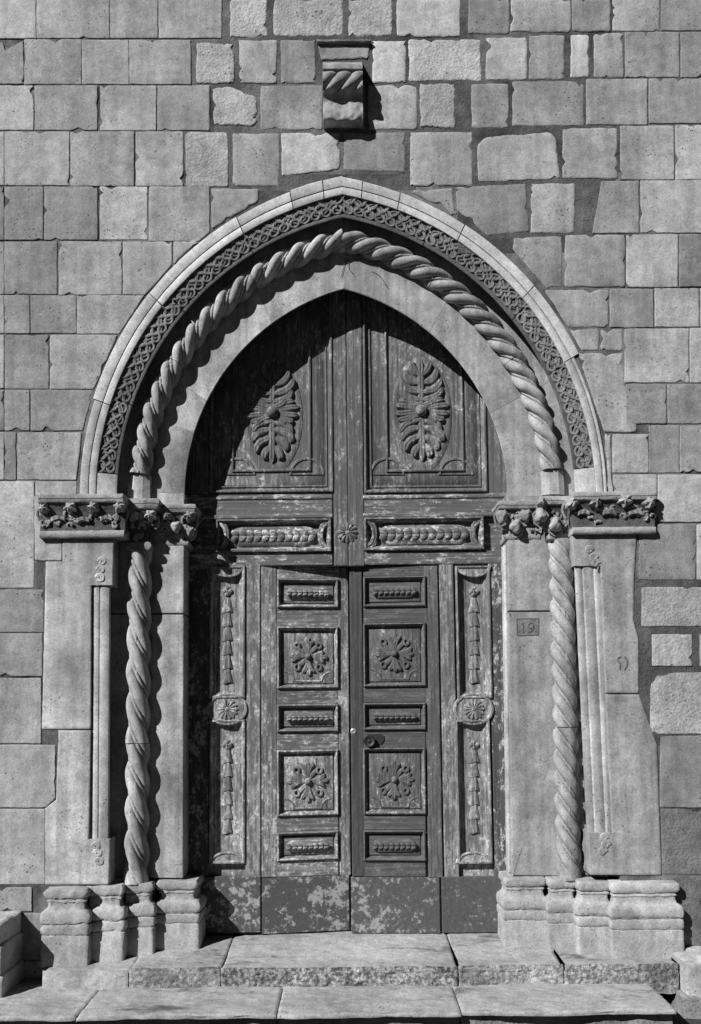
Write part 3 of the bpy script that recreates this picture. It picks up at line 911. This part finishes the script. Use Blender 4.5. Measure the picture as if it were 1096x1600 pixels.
def leafy(name, px, py, Y, w, h, cap, seed, curl=0.05):
    """a leaf that grows up the bell and curls over at the tip, with lobes and ribs"""
    m = MB()
    rings = []
    NR, NC = 9, 13
    for i in range(NR):
        t = i / (NR - 1)                      # 0 foot, 1 tip
        ww = w * (0.42 + 0.58 * math.sin(min(1, 0.12 + t) * math.pi * 0.62)) * (1.0 if t < 0.85 else 0.8)
        zc = py + h * (1 - math.sin(t * math.pi * 0.5))
        out = 0.012 + curl * t ** 2.2
        ring = []
        for j in range(NC):
            u = -1 + 2 * j / (NC - 1)
            lob = 1 + 0.16 * math.sin(seed + i * 2.1) * abs(u) ** 3
            rib = 0.008 * abs(math.cos(u * 4.2)) + 0.010 * (1 - u * u)
            q = P(px + u * ww * lob, zc + (0.18 * h * u * u if t > 0.6 else 0), Y + 0.05 - out - rib)
            ring.append(q)
        rings.append(ring)
    # turned-under tip
    last = rings[-1]
    rings.append([v + Vector((0, 0.010, -0.022)) for v in last])
    rings.append([v + Vector((0, 0.045, -0.026)) for v in last])
    m.loops(rings, False)
    return m.build(name, MATS['capital_stone'], cap, True, nz=0.004, nscale=45, seed=seed)

def crocket(cap, px, py, Y, r, seed, droop=False, ball=False):
    if droop:
        leafy('leaf', px, py - 6, Y - 0.005, r * 1.65, r * 2.4, cap, seed, 0.065)
    elif ball:
        lump('bud', px, py, Y, r * 0.92, r * 1.2, 0.06, MATS['capital_stone'], cap, seed, 3, 0.14, 0.004)
        m = MB()
        for sg in (-1, 1):
            m.tube([P(px + sg * r * 0.4, py - r * 1.1, Y + 0.01), P(px + sg * r * 1.15, py - r * 0.2, Y + 0.03), P(px + sg * r * 0.9, py + r * 1.2, Y + 0.04), P(px, py + r * 1.7, Y + 0.045)], 0.009, 5)
        m.build('leaf', MATS['capital_stone'], cap, True, nz=0.002, nscale=40)
    else:
        o = lump('blossom', px, py, Y, r, r * 0.95, 0.055, MATS['capital_stone'], cap, seed, 5, 0.20, 0.0065)
        m = MB()
        for sg in (-1, 1):
            m.tube([P(px + sg * r * 0.6, py - 2, Y + 0.02), P(px + sg * r * 1.25, py + 2, Y + 0.035), P(px + sg * r * 1.4, py + r * 1.1, Y + 0.045), P(px + sg * r * 0.9, py + r * 2.3, Y + 0.05)], 0.010, 5)
        m.build('stem', MATS['capital_stone'], cap, True, nz=0.003, nscale=40)

c1 = capital(59, 193, 772, 838, -0.115, 0.3, portal, 1, sides=(0, 0), label='long leafy capital of the left outer pilaster')
for i, (x, y, r) in enumerate(((70, 795, 8), (111, 794, 9), (147, 793, 9), (188, 793, 9))): crocket(c1, x, y, -0.075, r, i + 1.3)
for i, (x, y) in enumerate(((91, 811), (130, 813), (166, 811))): crocket(c1, x, y, -0.050, 9, i + 5.1, droop=True)
def tangle(cap, x0, x1, y0, y1, Y, n, seed):
    rnd = random.Random(seed)
    m = MB()
    for _ in range(n):
        x, y = rnd.uniform(x0, x1), rnd.uniform(y0, y1)
        pts = []
        a = rnd.uniform(0, 6.28); st = rnd.choice((-1, 1)) * rnd.uniform(0.45, 0.9)
        for q in range(6):
            pts.append(P(x, y, Y - 0.012 * math.sin(q)))
            x += 3.0 * math.cos(a); y += 3.0 * math.sin(a); a += st
        m.tube(pts, lambda t: 0.011 * (1 - 0.6 * t), 5)
    m.build('foliage', MATS['capital_stone'], cap, True, nz=0.005, nscale=40)
tangle(c1, 66, 188, 800, 824, -0.055, 26, 3)
c2 = capital(196, 247, 779, 858, 0.07, 0.45, portal, 2, sides=(0, 1), label='capital above the left twisted column')
for i, (x, y, r) in enumerate(((236, 806, 9), (208, 806, 9))): crocket(c2, x, y, 0.08, r, i + 2.2)
c3 = capital(245, 305, 788, 852, 0.20, 0.78, portal, 3, sides=(0, 1), label='capital of the left inner jamb, half in shadow')
for i, (x, y, r) in enumerate(((297, 807, 9), (262, 806, 7))): crocket(c3, x, y, 0.20, r, i + 3.2)
for i, x in enumerate((255, 290)): leafy('leaf', x, 820, 0.25, 11, 20, c3, i + 2.0)
crocket(c3, 276, 824, 0.21, 8, 4.4, ball=True); crocket(c3, 298, 832, 0.23, 7, 4.9, ball=True)
c4 = capital(897, 1028, 768, 832, -0.115, 0.3, portal, 4, sides=(0, 0), label='long weathered capital of the right outer pilaster')
for i, (x, y, r) in enumerate(((893, 787, 10), (930, 786, 9), (976, 782, 11), (1014, 786, 10))): crocket(c4, x, y, -0.075, r, i + 6.3)
for i, (x, y) in enumerate(((913, 802), (953, 802), (995, 802))): crocket(c4, x, y, -0.050, 9, i + 7.1, droop=True)
tangle(c4, 905, 1020, 790, 815, -0.055, 26, 5)
c5 = capital(846, 895, 775, 842, 0.07, 0.45, portal, 5, sides=(1, 0), label='capital with round buds above the right twisted column')
for i, (x, y, r) in enumerate(((845, 806, 10), (868, 820, 10))): crocket(c5, x, y, 0.06, r, i + 1.1, ball=True)
crocket(c5, 846, 786, 0.07, 7, 2.6, ball=True)
for i, x in enumerate((856, 884)): leafy('leaf', x, 812, 0.12, 10, 20, c5, i + 2.5)
c6 = capital(780, 846, 783, 842, 0.20, 0.78, portal, 6, sides=(1, 0), label='capital with round buds on the right inner jamb')
for i, (x, y, r) in enumerate(((806, 823, 10), (822, 806, 9), (784, 808, 10))): crocket(c6, x, y, 0.205, r, i + 3.1, ball=True)
leafy('leaf', 838, 812, 0.25, 8, 20, c6, 1.0)
leafy('leaf', 790, 822, 0.25, 8, 16, c6, 3.0)

tangle(c2, 200, 240, 800, 840, 0.12, 14, 7)
tangle(c3, 250, 298, 805, 838, 0.235, 18, 8)
tangle(c5, 850, 890, 795, 828, 0.12, 14, 9)
tangle(c6, 788, 840, 800, 828, 0.235, 16, 10)
# incised house number and worn mark: dark strokes imitate shade in the cut grooves
def stroke(m, pts, Y, w=0.0045):
    m.tube([P(x, y, Y) for x, y in pts], w, 6)
m = MB()
YN = 0.2585
stroke(m, [(808, 967), (842, 966.5)], YN, 0.0035); stroke(m, [(842, 967), (842, 992)], YN, 0.0035); stroke(m, [(842, 992), (808.5, 993)], YN, 0.0035); stroke(m, [(808.5, 993), (808, 967)], YN, 0.0035)
num = m.build('house_number', MATS['groove_shade'], portal, True)
num['label'] = 'house number 19 cut into the right jamb inside a square frame'
m = MB(); m.rbox(808.5, 967.5, 841.5, 992.5, YN + 0.0005, 0.02, 0.001); m.build('plaque', MATS['ashlar_stained'], num, False)
m = MB(); stroke(m, [(815.5, 975), (818, 973.5), (818, 988)], YN, 0.0055); m.build('digit', MATS['groove_shade'], num, True)
m = MB()
stroke(m, [(830 + 4.2 * math.cos(a), 977.5 - 4.2 * math.sin(a)) for a in [i * 0.7 - 0.2 for i in range(9)]] + [(834.2, 979), (833, 984), (829, 987.5), (826, 987)], YN, 0.0052)
m.build('digit', MATS['groove_shade'], num, True)
m = MB()
stroke(m, [(970, 1026), (965.5, 1029), (966, 1033), (969, 1037), (969, 1046)], -0.0075, 0.005)
stroke(m, [(976, 1026), (978.5, 1029), (981, 1033), (980, 1040), (976, 1047)], -0.0075, 0.005)
m.build('incised_mark', MATS['groove_shade'], portal, True)

# ------------------------------------------------------------------ carved corbel above the arch
corb = empty('corbel', P(536, 150, 0), 'small projecting stone corbel with rope roll high above the arch', 'corbel')
prof = [(96, 0.10), (99, -0.12), (100, -0.195), (107, -0.200), (109, -0.185), (111, -0.175), (114, -0.195), (119, -0.212), (125, -0.220), (131, -0.216), (137, -0.200), (142, -0.175), (148, -0.140), (155, -0.118), (161, -0.112), (166, -0.122), (171, -0.135), (178, -0.142), (184, -0.138), (188, -0.125), (191, -0.10), (196, -0.06), (200, -0.02), (202, 0.10)]
fine = []
for i in range(len(prof) - 1):
    n = 6 if 108 < prof[i][0] < 190 else 1
    for q in range(n):
        t = q / n
        p0, p1, p2, p3 = prof[max(i - 1, 0)], prof[i], prof[i + 1], prof[min(i + 2, len(prof) - 1)]
        yy = 0.5 * (2 * p1[1] + (p2[1] - p0[1]) * t + (2 * p0[1] - 5 * p1[1] + 4 * p2[1] - p3[1]) * t * t + (3 * p1[1] - p0[1] - 3 * p2[1] + p3[1]) * t ** 3)
        fine.append((p1[0] + (p2[0] - p1[0]) * t, yy))
fine.append(prof[-1])
m = MB()
rings = []
NX = 72
for i in range(NX + 1):
    px = 505 + 62 * i / NX
    ring = []
    for (py, Y) in fine:
        q = P(px, py, Y)
        if 110 <= py <= 148:
            ph = (px - 505) / 62 * 2.6 + ((py - 110) / 30.0) * 1.0
            en = min(1, (py - 110) / 4, (148 - py) / 8)
            q.y -= 0.050 * (abs(math.sin(math.pi * ph)) ** 0.7 - 0.6) * en
        elif 160 <= py <= 192:
            q.y += 0.012 * math.cos((px - 534) / 62 * 3 * math.pi) + 0.012 * noise.noise(Vector((px * 0.12, py * 0.1, 3)))
        ring.append(Vector((P(px, 150, -0.15).x, q.y, q.z)))
    rings.append(ring)
m.loops(rings, True, True, True)
m.f = [tuple(reversed(f)) for f in m.f]
m.build('scroll', MATS['carved_stone_dark'], corb, True, nz=0.003, nscale=18)
stone('back_stone', [(496, 69), (579, 69), (576, 93), (502, 94)], MATS['capital_stone'], corb, Yf=-0.004, depth=0.2, rad=2, jit=1.6)
stone('ledge', [(494, 61), (581, 61), (580, 66), (495, 66)], MATS['ashlar_stained'], corb, Yf=-0.05, depth=0.2, gap=0.2, rad=1, jit=0.8)  # added dark strip with overhang, stands in for the shaded gap above the panel

# dry tendrils hanging on the inner arch
m = MB(); m.tube([P(540 + 1.6 * i + 2 * math.sin(i), 404 + 3.4 * i, 0.248) for i in range(9)], 0.0022, 5)
m.tube([P(540 - 0.8 * i, 406 + 3.2 * i, 0.248) for i in range(9)], 0.0022, 5)
tag(m.build('dry_twig', MATS['twig'], None, True), 'dry forked twig hanging at the tip of the inner arch', 'twig')
m = MB(); m.tube([P(581 + 18 * math.sin(0.18 * i) + i * 0.9, 424 + 9 * (1 - math.cos(0.33 * i)) + 0.9 * i, 0.252) for i in range(17)], 0.0018, 5)
tag(m.build('dry_tendril', MATS['twig'], None, True), 'thin curled dry tendril on the pale inner arch right of its tip', 'tendril')

# ------------------------------------------------------------------ doors
YD = 0.55
def polar(name, cx, cy, Y, R, hf, mat, parent, nr=10, nth=64):
    """carved relief: R(theta) outline in facade units, hf(rho, theta) height in metres"""
    m = MB()
    c = P(cx, cy, Y)
    rings = []
    for i in range(nr + 1):
        rho = 1 - i / nr
        ring = []
        for j in range(nth):
            t = 2 * math.pi * j / nth
            r = R(t) * max(rho, 0.002)
            ring.append(c + Vector((r * math.cos(t) * U * 1.1, -1.5 * hf(rho, t), r * math.sin(t) * U * 1.1)))
        rings.append(ring)
    skirt = [v + Vector((0, 0.012, 0)) for v in rings[0]]
    m.loops([skirt] + rings, True, False, True)
    m.f = [tuple(reversed(f)) for f in m.f]
    return m.build(name, mat, parent, True)

def boss(cx, cy, Y, r, d, mat, parent, name='boss'):
    m = MB()
    c = P(cx, cy, Y)
    rings = []
    for i in range(6):
        t = math.pi / 2 * i / 5
        rings.append([c + Vector((r * U * 1.1 * math.cos(t) * math.cos(a), -1.6 * d * math.sin(t), r * U * 1.1 * math.cos(t) * math.sin(a))) for a in [2 * math.pi * j / 14 for j in range(14)]])
    m.loops(rings, True, False, True)
    m.f = [tuple(reversed(f)) for f in m.f]
    return m.build(name, mat, parent, True)

def frame(name, x0, y0, x1, y1, Y, prof, mat, parent, cap=True):
    X0, X1, Z0, Z1_ = rect(x0, y0, x1, y1, Y)
    m = MB()
    rings = []
    for (i, dy) in prof:
        d = i * U * 1.1
        dy *= 1.7
        rings.append([Vector((X0 + d, Y + dy, Z0 + d)), Vector((X1 - d, Y + dy, Z0 + d)), Vector((X1 - d, Y + dy, Z1_ - d)), Vector((X0 + d, Y + dy, Z1_ - d))])
    m.loops(rings, True, False, cap)
    return m.build(name, mat, parent, True, nz=0.0008, nscale=25)

def board(name, x0, y0, x1, y1, Y, depth, mat, parent, bev=0.004):
    m = MB(); m.rbox(x0, y0, x1, y1, Y, depth, bev)
    return m.build(name, mat, parent, False)

def half_disc(name, cx, cy, rx, ry, Y, depth, mat, parent, up=True, full=False, rim=0.006):
    m = MB()
    n = 22
    c = P(cx, cy, Y)
    ang = [2 * math.pi * i / (2 * n) for i in range(2 * n)] if full else [math.pi * i / n for i in range(n + 1)]
    sg = 1 if up else -1
    def ring(k, y): return [Vector((c.x + rx * U * 1.1 * k * math.cos(a), y, c.z + sg * ry * U * 1.1 * k * math.sin(a))) for a in ang]
    rs = [ring(1, Y + depth), ring(1, Y), ring(0.95, Y - 2 * rim), ring(0.86, Y - 2 * rim), ring(0.82, Y), ring(0.5, Y - 0.002)]
    m.loops(rs, True, False, True)
    m.f = [tuple(reversed(f)) for f in m.f] if sg > 0 else m.f
    return m.build(name, mat, parent, True)

def petal_out(n, r, a=0.28, ph=0.0):
    return lambda t: r * (1 - a + a * abs(math.cos(n * t / 2 + ph)) ** 0.6)
def petal_h(n, h, ph=0.0):
    return lambda rho, t: h * (0.25 + 0.75 * math.sin(math.pi * min(1, rho * 0.9 + 0.08))) * (0.35 + 0.65 * abs(math.cos(n * t / 2 + ph)) ** 0.8) + 0.004

def rosette(cx, cy, Y, r, mat, parent, n=8, h=0.018):
    o = polar('rosette', cx, cy, Y, petal_out(n, r, 0.25), petal_h(n, h), mat, parent)
    boss(cx, cy, Y - 0.008, r * 0.24, 0.014, mat, o)
    return o

def finger(m, c, tip, bend, wmax, h):
    """one carved leaf finger from the centre to its rounded tip (facade units)"""
    rings = []
    L = math.hypot(*tip)
    nx, ny = -tip[1] / L, tip[0] / L
    for i in range(11):
        t = i / 10
        x = tip[0] * t + nx * bend * math.sin(math.pi * t * 0.9); y = tip[1] * t + ny * bend * math.sin(math.pi * t * 0.9)
        w = wmax * (0.22 + 0.78 * math.sin(math.pi * min(1.0, 0.08 + 0.80 * t)) ** 0.9 if t < 0.8 else math.sqrt(max(0.02, 1 - ((t - 0.8) / 0.2) ** 2)) * 0.90)
        hh = h * (0.45 + 0.55 * t) * (1 if t < 0.93 else 0.4)
        rings.append([c + Vector(((x + nx * w * u) * U * 1.1, -hh * (1 - u * u) + hh * 0.35 * math.exp(-(u * 4) ** 2), (y + ny * w * u) * U * 1.1)) for u in (-1, -0.8, -0.5, -0.2, 0, 0.2, 0.5, 0.8, 1)])
    m.loops(rings, False)

def carved_rosette(cx, cy, Y, r, mat, parent):
    r *= random.uniform(0.96, 1.05)
    k_ = r / 30.0
    m = MB()
    c = P(cx, cy, Y)
    for q in range(4):
        a = q * math.pi / 2 + random.uniform(-0.06, 0.06)
        ca, sa = math.cos(a), math.sin(a)
        for (x, y, bd, w) in ((30, 0, 0, 5.5), (25, 10, 4, 4.8), (25, -10, -4, 4.8)):
            x *= k_ * random.uniform(0.93, 1.05); y *= k_
            finger(m, c, (x * ca - y * sa, x * sa + y * ca), -bd, w, 0.034 * random.uniform(0.85, 1.15))
        d = a + math.pi / 4
        finger(m, c, (22 * k_ * math.cos(d), 22 * k_ * math.sin(d)), 2, 4.2, 0.026)
    o = m.build('rosette', mat, parent, True)
    boss(cx, cy, Y - 0.016, r * 0.17, 0.024, mat, o)
    for sx in (-1, 1):
        for sy in (-1, 1):
            m = MB()
            v = P(cx + sx * r * 0.57, cy + sy * r * 0.57, Y)
            m.tube([v + Vector((math.cos(q * 0.785) * r * 0.13 * U * 1.1, -0.012, math.sin(q * 0.785) * r * 0.15 * U * 1.1)) for q in range(8)], 0.008, 5, True)
            m.build('volute', mat, o, True, nz=0.002, nscale=50)
    return o

def acanthus(cx, cy, Y, rx, ry, mat, parent):
    m = MB()
    c = P(cx, cy, Y)
    ku, kx = ry / 84, rx / 46
    for sy in (1, -1):
        finger(m, c, (0, 82 * sy * ku), 0, 6.5, 0.050)
        for (y0, tx, ty, bd, w) in ((8, 22, 22, 5, 6.5), (16, 31, 36, 8, 7.5), (28, 32, 52, 9, 8), (42, 24, 66, 8, 7.5), (54, 13, 77, 4, 7)):
            for sx in (-1, 1):
                j = random.uniform(0.92, 1.07)
                c2_ = c + Vector((0, -0.006, y0 * sy * ku * U * 1.1))
                finger(m, c2_, (tx * sx * kx * j, (ty - y0) * sy * ku * j), -bd * sx * sy, w, 0.046 * random.uniform(0.8, 1.2))
    for sx in (-1, 1):
        for (x, y, bd, w) in ((36, 15, 5, 7.5), (44, 6, 2, 7), (44, -6, -2, 7), (36, -15, -5, 7.5)):
            finger(m, c, (x * sx * kx * random.uniform(0.94, 1.05), y), bd * sx, w, 0.052)
    o = m.build('acanthus_relief', mat, parent, True)
    boss(cx, cy, Y - 0.030, 9.5, 0.036, mat, o)
    return o

def gadroon(x0, y0, x1, y1, Y, mat, parent, n=8):
    """raised pillow with a row of leaves"""
    X0, X1, Z0, Z1_ = rect(x0, y0, x1, y1, Y)
    m = MB()
    zc, hz = (Z0 + Z1_) / 2, (Z1_ - Z0) / 2
    rings = []
    for i in range(25):
        t = i / 24
        x = X0 + (X1 - X0) * t
        e = min(1, min(t, 1 - t) * 8) ** 0.5
        rings.append([Vector((x, Y - 0.034 * e * math.sin(a), zc + hz * (0.35 + 0.65 * e) * math.cos(a))) for a in [math.pi * k / 8 for k in range(9)]])
    m.loops(rings, False)
    p_ = m.build('bolster', mat, parent, True)
    m = MB()
    for i in range(n):
        x = X0 + (X1 - X0) * (i + 0.5) / n
        for sg in (-1, 1):
            c = Vector((x, Y - 0.029, zc + sg * hz * 0.22))
            dx = (X1 - X0) / n * 0.55
            rr = []
            for a in range(5):
                t = math.pi * a / 4
                rr.append([c + Vector((-dx * math.cos(t), -0.020 * math.sin(t) * math.cos(b) ** 2, 0)) + Vector((0, -0.004, hz * 0.34 * math.sin(t) * math.sin(b) + sg * hz * 0.12 * math.cos(t))) for b in [-1.4 + 0.7 * k for k in range(5)]])
            m.loops(rr, False)
    m.build('leaf_garland', mat, p_, True, nz=0.0012, nscale=70)
    return p_

PANEL = [(0, 0.0), (0.6, -0.014), (2.2, -0.019), (4.0, -0.012), (5.0, 0.004), (6.2, 0.018), (8.0, 0.020), (8.6, 0.012), (10.0, 0.010)]
def leaf(xa, xb, p0, p1, tops, hinge_right, ang, mats, label):
    wm, rm, km, bare = mats
    yt, yb = 884, 1459
    hx = xb if hinge_right else xa
    H0 = P(hx, 1170, YD + 0.015)
    root = empty('door_leaf', (H0.x, YD + 0.015, Z1), label, 'door leaf', 'carved door leaves')
    Y = YD + 0.012
    board('backing', xa, yt, xb, yb, Y + 0.040, 0.03, rm, root)
    board('stile', xa, yt, p0, 1371, Y, 0.05, bare if hinge_right else wm, root)
    board('stile', p1, yt, xb, 1371, Y, 0.05, wm, root)
    edge = yt
    for (a, b) in tops:
        board('rail', p0 + 0.4, edge, p1 - 0.4, a, Y + 0.002, 0.048, rm, root)
        edge = b
    board('rail', p0 + 0.4, edge, p1 - 0.4, 1371, Y + 0.002, 0.048, rm, root)
    board('kick_plate', xa + 0.5, 1372, xb - 0.5, yb, Y - 0.004, 0.04, km, root, 0.002)
    for i, (a, b) in enumerate(tops):
        f = frame('panel', p0, a, p1, b, Y, PANEL, wm if i in (1, 3) else rm, root)
        cx, cy = (p0 + p1) / 2, (a + b) / 2
        if i in (1, 3):
            carved_rosette(cx, cy - 2, Y + 0.016, 30, wm, f)
            m = MB()
            for sg in (-1, 1):
                q0 = P(cx + sg * 36, b - 12, Y + 0.015)
                m.tube([q0 + Vector((-sg * 0.062 * math.cos(t), 0, 0.062 * math.sin(t))) for t in [0.0 + 0.26 * k for k in range(7)]], 0.006, 5)
            m.tube([P(cx - 22, b - 12, Y + 0.015), P(cx + 22, b - 12, Y + 0.015)], 0.006, 5)
            m.build('corner_bead', wm, f, True)
        else:
            gadroon(p0 + 15, a + 14, p1 - 15, b - 13, Y + 0.016, rm, f)
    root.rotation_euler.z = ang
    return root

LT = [(903, 949), (978, 1076), (1100, 1144), (1172, 1276), (1300, 1346)]
RTp = [(900, 948), (973, 1073), (1098, 1141), (1168, 1273), (1297, 1346)]
ll = leaf(409, 547, 433, 530, LT, False, math.radians(6.6), (MATS['wood_left'], MATS['wood_left_rail'], MATS['kick_plate'], MATS['wood_left']), 'left carved door leaf, paler and flaking, standing ajar inward')
rl = leaf(548.5, 688, 568, 666, RTp, True, math.radians(-2.4), (MATS['wood_right'], MATS['wood_right_rail'], MATS['kick_plate_right'], MATS['wood_bare']), 'right carved door leaf, darker, with round knob and keyhole plate')

def lathe(name, px, py, Y, prof, mat, parent, n=18):
    c = P(px, py, Y)
    m = MB()
    m.loops([[c + Vector((r * math.cos(a), -d, r * math.sin(a))) for a in [2 * math.pi * j / n for j in range(n)]] for (r, d) in prof], True, False, True)
    m.f = [tuple(reversed(f)) for f in m.f]
    return m.build(name, mat, parent, True)
YL = YD + 0.012
m = MB()
c = P(586, 1155, YL)
m.loops([[Vector((c.x + dx, YL + dy, c.z + dz)) for dx, dz in ((-0.05, -0.03), (0.045, -0.034), (0.062, -0.01), (0.062, 0.022), (0.04, 0.036), (-0.05, 0.03))] for dy in (0.0, -0.008)], True, True, True)
lp = m.build('lock_plate', MATS['iron'], rl, False)
kb = lathe('knob', 577.5, 1158, YL - 0.008, [(0.014, 0), (0.012, 0.03), (0.034, 0.034), (0.038, 0.042), (0.036, 0.052), (0.028, 0.050), (0.024, 0.044), (0.012, 0.044), (0.010, 0.054), (0.004, 0.057)], MATS['iron'], rl)
es = lathe('keyhole_plate', 552.5, 1143, YL, [(0.020, 0), (0.020, 0.005), (0.016, 0.010), (0.008, 0.010), (0.006, 0.004)], MATS['brass'], rl)
for o in (lp, kb, es): pass

# fixed surround: tympanum, transom, side panels
sur = empty('door_surround', (0, YD, Z1), 'fixed carved wooden surround with flaking paint filling the pointed arch', 'door frame')
Y = YD
board('backing', 270, 430, 815, 806, Y + 0.058, 0.05, MATS['wood_up'], sur)
board('backing', 270, 800, 815, 884, Y + 0.058, 0.05, MATS['wood_rail'], sur)
board('backing', 270, 882, 407, 1459, Y + 0.058, 0.05, MATS['wood_side'], sur)
board('backing', 690, 880, 830, 1456, Y + 0.058, 0.05, MATS['wood_side'], sur)
# tympanum
board('centre_stile', 520.5, 430, 542.2, 884, Y - 0.004, 0.05, MATS['wood_up'], sur, 0.006)
board('centre_stile', 543.2, 430, 567, 884, Y - 0.010, 0.055, MATS['wood_up'], sur, 0.006)
board('side_stile', 759, 430, 812, 772, Y + 0.004, 0.04, MATS['wood_up'], sur)
board('side_stile', 275, 430, 327, 772, Y + 0.004, 0.04, MATS['wood_up'], sur)
TYM = [(0, 0.0), (1, -0.012), (3, -0.014), (5, -0.004), (6, 0.012), (8, 0.016), (10, 0.008), (11.5, 0.010), (12, 0.022), (13.5, 0.022), (14, 0.020), (34, 0.022), (34.6, 0.010), (36.5, 0.006), (38, 0.014), (39, 0.024)]
for (x0, x1) in ((328, 520), (567.5, 758)):
    f = frame('tympanum_panel', x0, 380, x1, 770, Y, TYM, MATS['wood_up'], sur)
    cx = 426 if x0 < 500 else 659
    yc = 644 if x0 < 500 else 641
    half_disc('shield', cx, yc + 6, 47, 92, Y + 0.036, 0.02, MATS['wood_up'], f, full=True, rim=0.004)
    acanthus(cx, yc, Y + 0.034, 46, 84, MATS['wood_up'], f)
    for sg in (-1, 1):
        for yy in (740, ):
            half_disc('corner_quadrant', cx + sg * 54, yy + 2, 28, 28, Y + 0.036, 0.02, MATS['wood_up'], f, rim=0.006)
# rails
board('rail', 275, 772, 519.8, 806, Y + 0.002, 0.06, MATS['wood_rail'], sur, 0.006)
board('rail', 567.6, 770, 815, 803, Y + 0.002, 0.06, MATS['wood_rail'], sur, 0.006)
board('ledge', 275, 775, 519.8, 780, Y - 0.012, 0.03, MATS['wood_rail'], sur, 0.005)
board('ledge', 567.6, 773, 815, 778, Y - 0.012, 0.03, MATS['wood_rail'], sur, 0.005)
board('ledge', 275, 804, 519.8, 810, Y - 0.016, 0.03, MATS['wood_rail'], sur, 0.006)
board('ledge', 567.6, 801, 815, 807, Y - 0.016, 0.03, MATS['wood_rail'], sur, 0.006)
board('rail', 275, 864, 519.8, 884, Y + 0.001, 0.06, MATS['wood_rail'], sur, 0.005)
board('rail', 567.6, 861, 815, 881, Y + 0.001, 0.06, MATS['wood_rail'], sur, 0.005)
TRP = [(0, 0.0), (0.8, -0.020), (3, -0.022), (5, -0.010), (6.5, 0.006), (8, 0.020), (9, 0.026)]
for (x0, x1, ya, yb_) in ((338, 518, 811, 863), (569, 756, 808, 860)):
    f = frame('transom_panel', x0, ya, x1, yb_, Y, TRP, MATS['wood_rail'], sur)
    gadroon(x0 + 24, ya + 10, x1 - 24, yb_ - 8, Y + 0.040, MATS['wood_rail'], f, n=11)
    for sg, xe in ((-1, x0), (1, x1)):
        for rr, up_ in ((30, 0.012), (24, 0.022)):
            m = MB()
            c0 = P(xe, (ya + yb_) / 2, Y)
            pts = [c0 + Vector((-sg * rr * 0.62 * U * 1.1 * math.cos(t), -up_ + 0.012, rr * 0.86 * U * 1.1 * math.sin(t))) for t in [-1.35 + 0.27 * k for k in range(11)]]
            m.tube(pts, 0.011, 6)
            m.build('end_arc', MATS['wood_rail'], f, True)
rosette(543, 832, Y - 0.008, 16, MATS['wood_rail'], sur, n=12, h=0.016)

# side panels
for sgn, X in ((-1, (384, 407, 327, 384)), (1, (691, 713, 713, 768))):
    sx0, sx1, qx0, qx1 = X
    wm = MATS['wood_side']
    board('stile', sx0, 882, sx1, 1371, Y, 0.05, wm, sur)
    if sgn > 0: board('outer_stile', 768.6, 880, 825, 1371, Y + 0.004, 0.05, MATS['wood_stile'], sur)
    else: board('outer_stile', 275, 882, 326.4, 1371, Y + 0.004, 0.05, MATS['wood_stile'], sur)
    xl, xr = (sx0, 830) if sgn > 0 else (270, sx1)
    board('kick_plate', xl, 1370, xr, 1457, Y - 0.006, 0.05, MATS['kick_plate_right' if sgn > 0 else 'kick_plate'], sur, 0.002)
    cx = (qx0 + qx1) / 2
    SP = [(0, 0.0), (1, -0.012), (3, -0.016), (5, -0.008), (6, 0.008), (9, 0.014), (10, 0.026), (12, 0.030)]
    for (ya, yb_, n) in ((884, 1092, 6), (1124, 1350, 6)):
        f = frame('side_panel', qx0, ya, qx1, yb_, Y, SP, wm, sur)
        lo = ya + (50 if ya < 1000 else 44)
        for k in range(n):
            yy = lo + k * 22.0
            m = MB()
            c = P(cx, yy, Y + 0.048)
            rings = []
            for (t, wdt, hh) in ((0, 3.5, 0.006), (0.12, 5, 0.012), (0.4, 6.2, 0.015), (0.75, 7.6, 0.016), (0.95, 9.0, 0.019), (1.08, 9.4, 0.016), (1.12, 5.0, 0.003)):
                rings.append([c + Vector((wdt * U * math.cos(a), -hh * 1.25 * math.sin(a) * (1 + 0.25 * math.cos(6 * a)), -t * 21 * U - (0.012 * abs(math.cos(1.5 * a)) if t > 0.9 else 0))) for a in [math.pi * q / 10 for q in range(11)]])
            m.loops(rings, False)
            m.build('husk', wm, f, True, nz=0.0015, nscale=50)
        rosette(cx, ya + 40, Y + 0.046, 8, wm, f, n=4, h=0.014)
        half_disc('lunette', cx, ya + 1, 27, 17, Y - 0.010, 0.03, wm, f, up=False) if ya < 1000 else None
        yb2 = yb_ - 2
        half_disc('lunette', cx, yb2, 27, 16, Y - 0.004, 0.03, wm, f, up=True) if ya > 1000 else None
    md = half_disc('medallion', cx, 1108, 31, 25, Y - 0.010, 0.03, wm, sur, full=True)
    rosette(cx, 1108, Y - 0.012, 16, wm, md, n=14, h=0.014)

# dark passage behind the doors
m = MB()
x0, x1, y0, y1, z0, z1 = -1.4, 1.4, 0.75, 3.2, Z1 - 0.02, 3.2
V = [(x0, y0, z0), (x1, y0, z0), (x1, y1, z0), (x0, y1, z0), (x0, y0, z1), (x1, y0, z1), (x1, y1, z1), (x0, y1, z1)]
m.add(V, [(0, 1, 2, 3), (7, 6, 5, 4), (3, 2, 6, 7), (0, 3, 7, 4), (2, 1, 5, 6)])
tag(m.build('passage_wall', MATS['plaster_dark'], None, False), kind='structure')
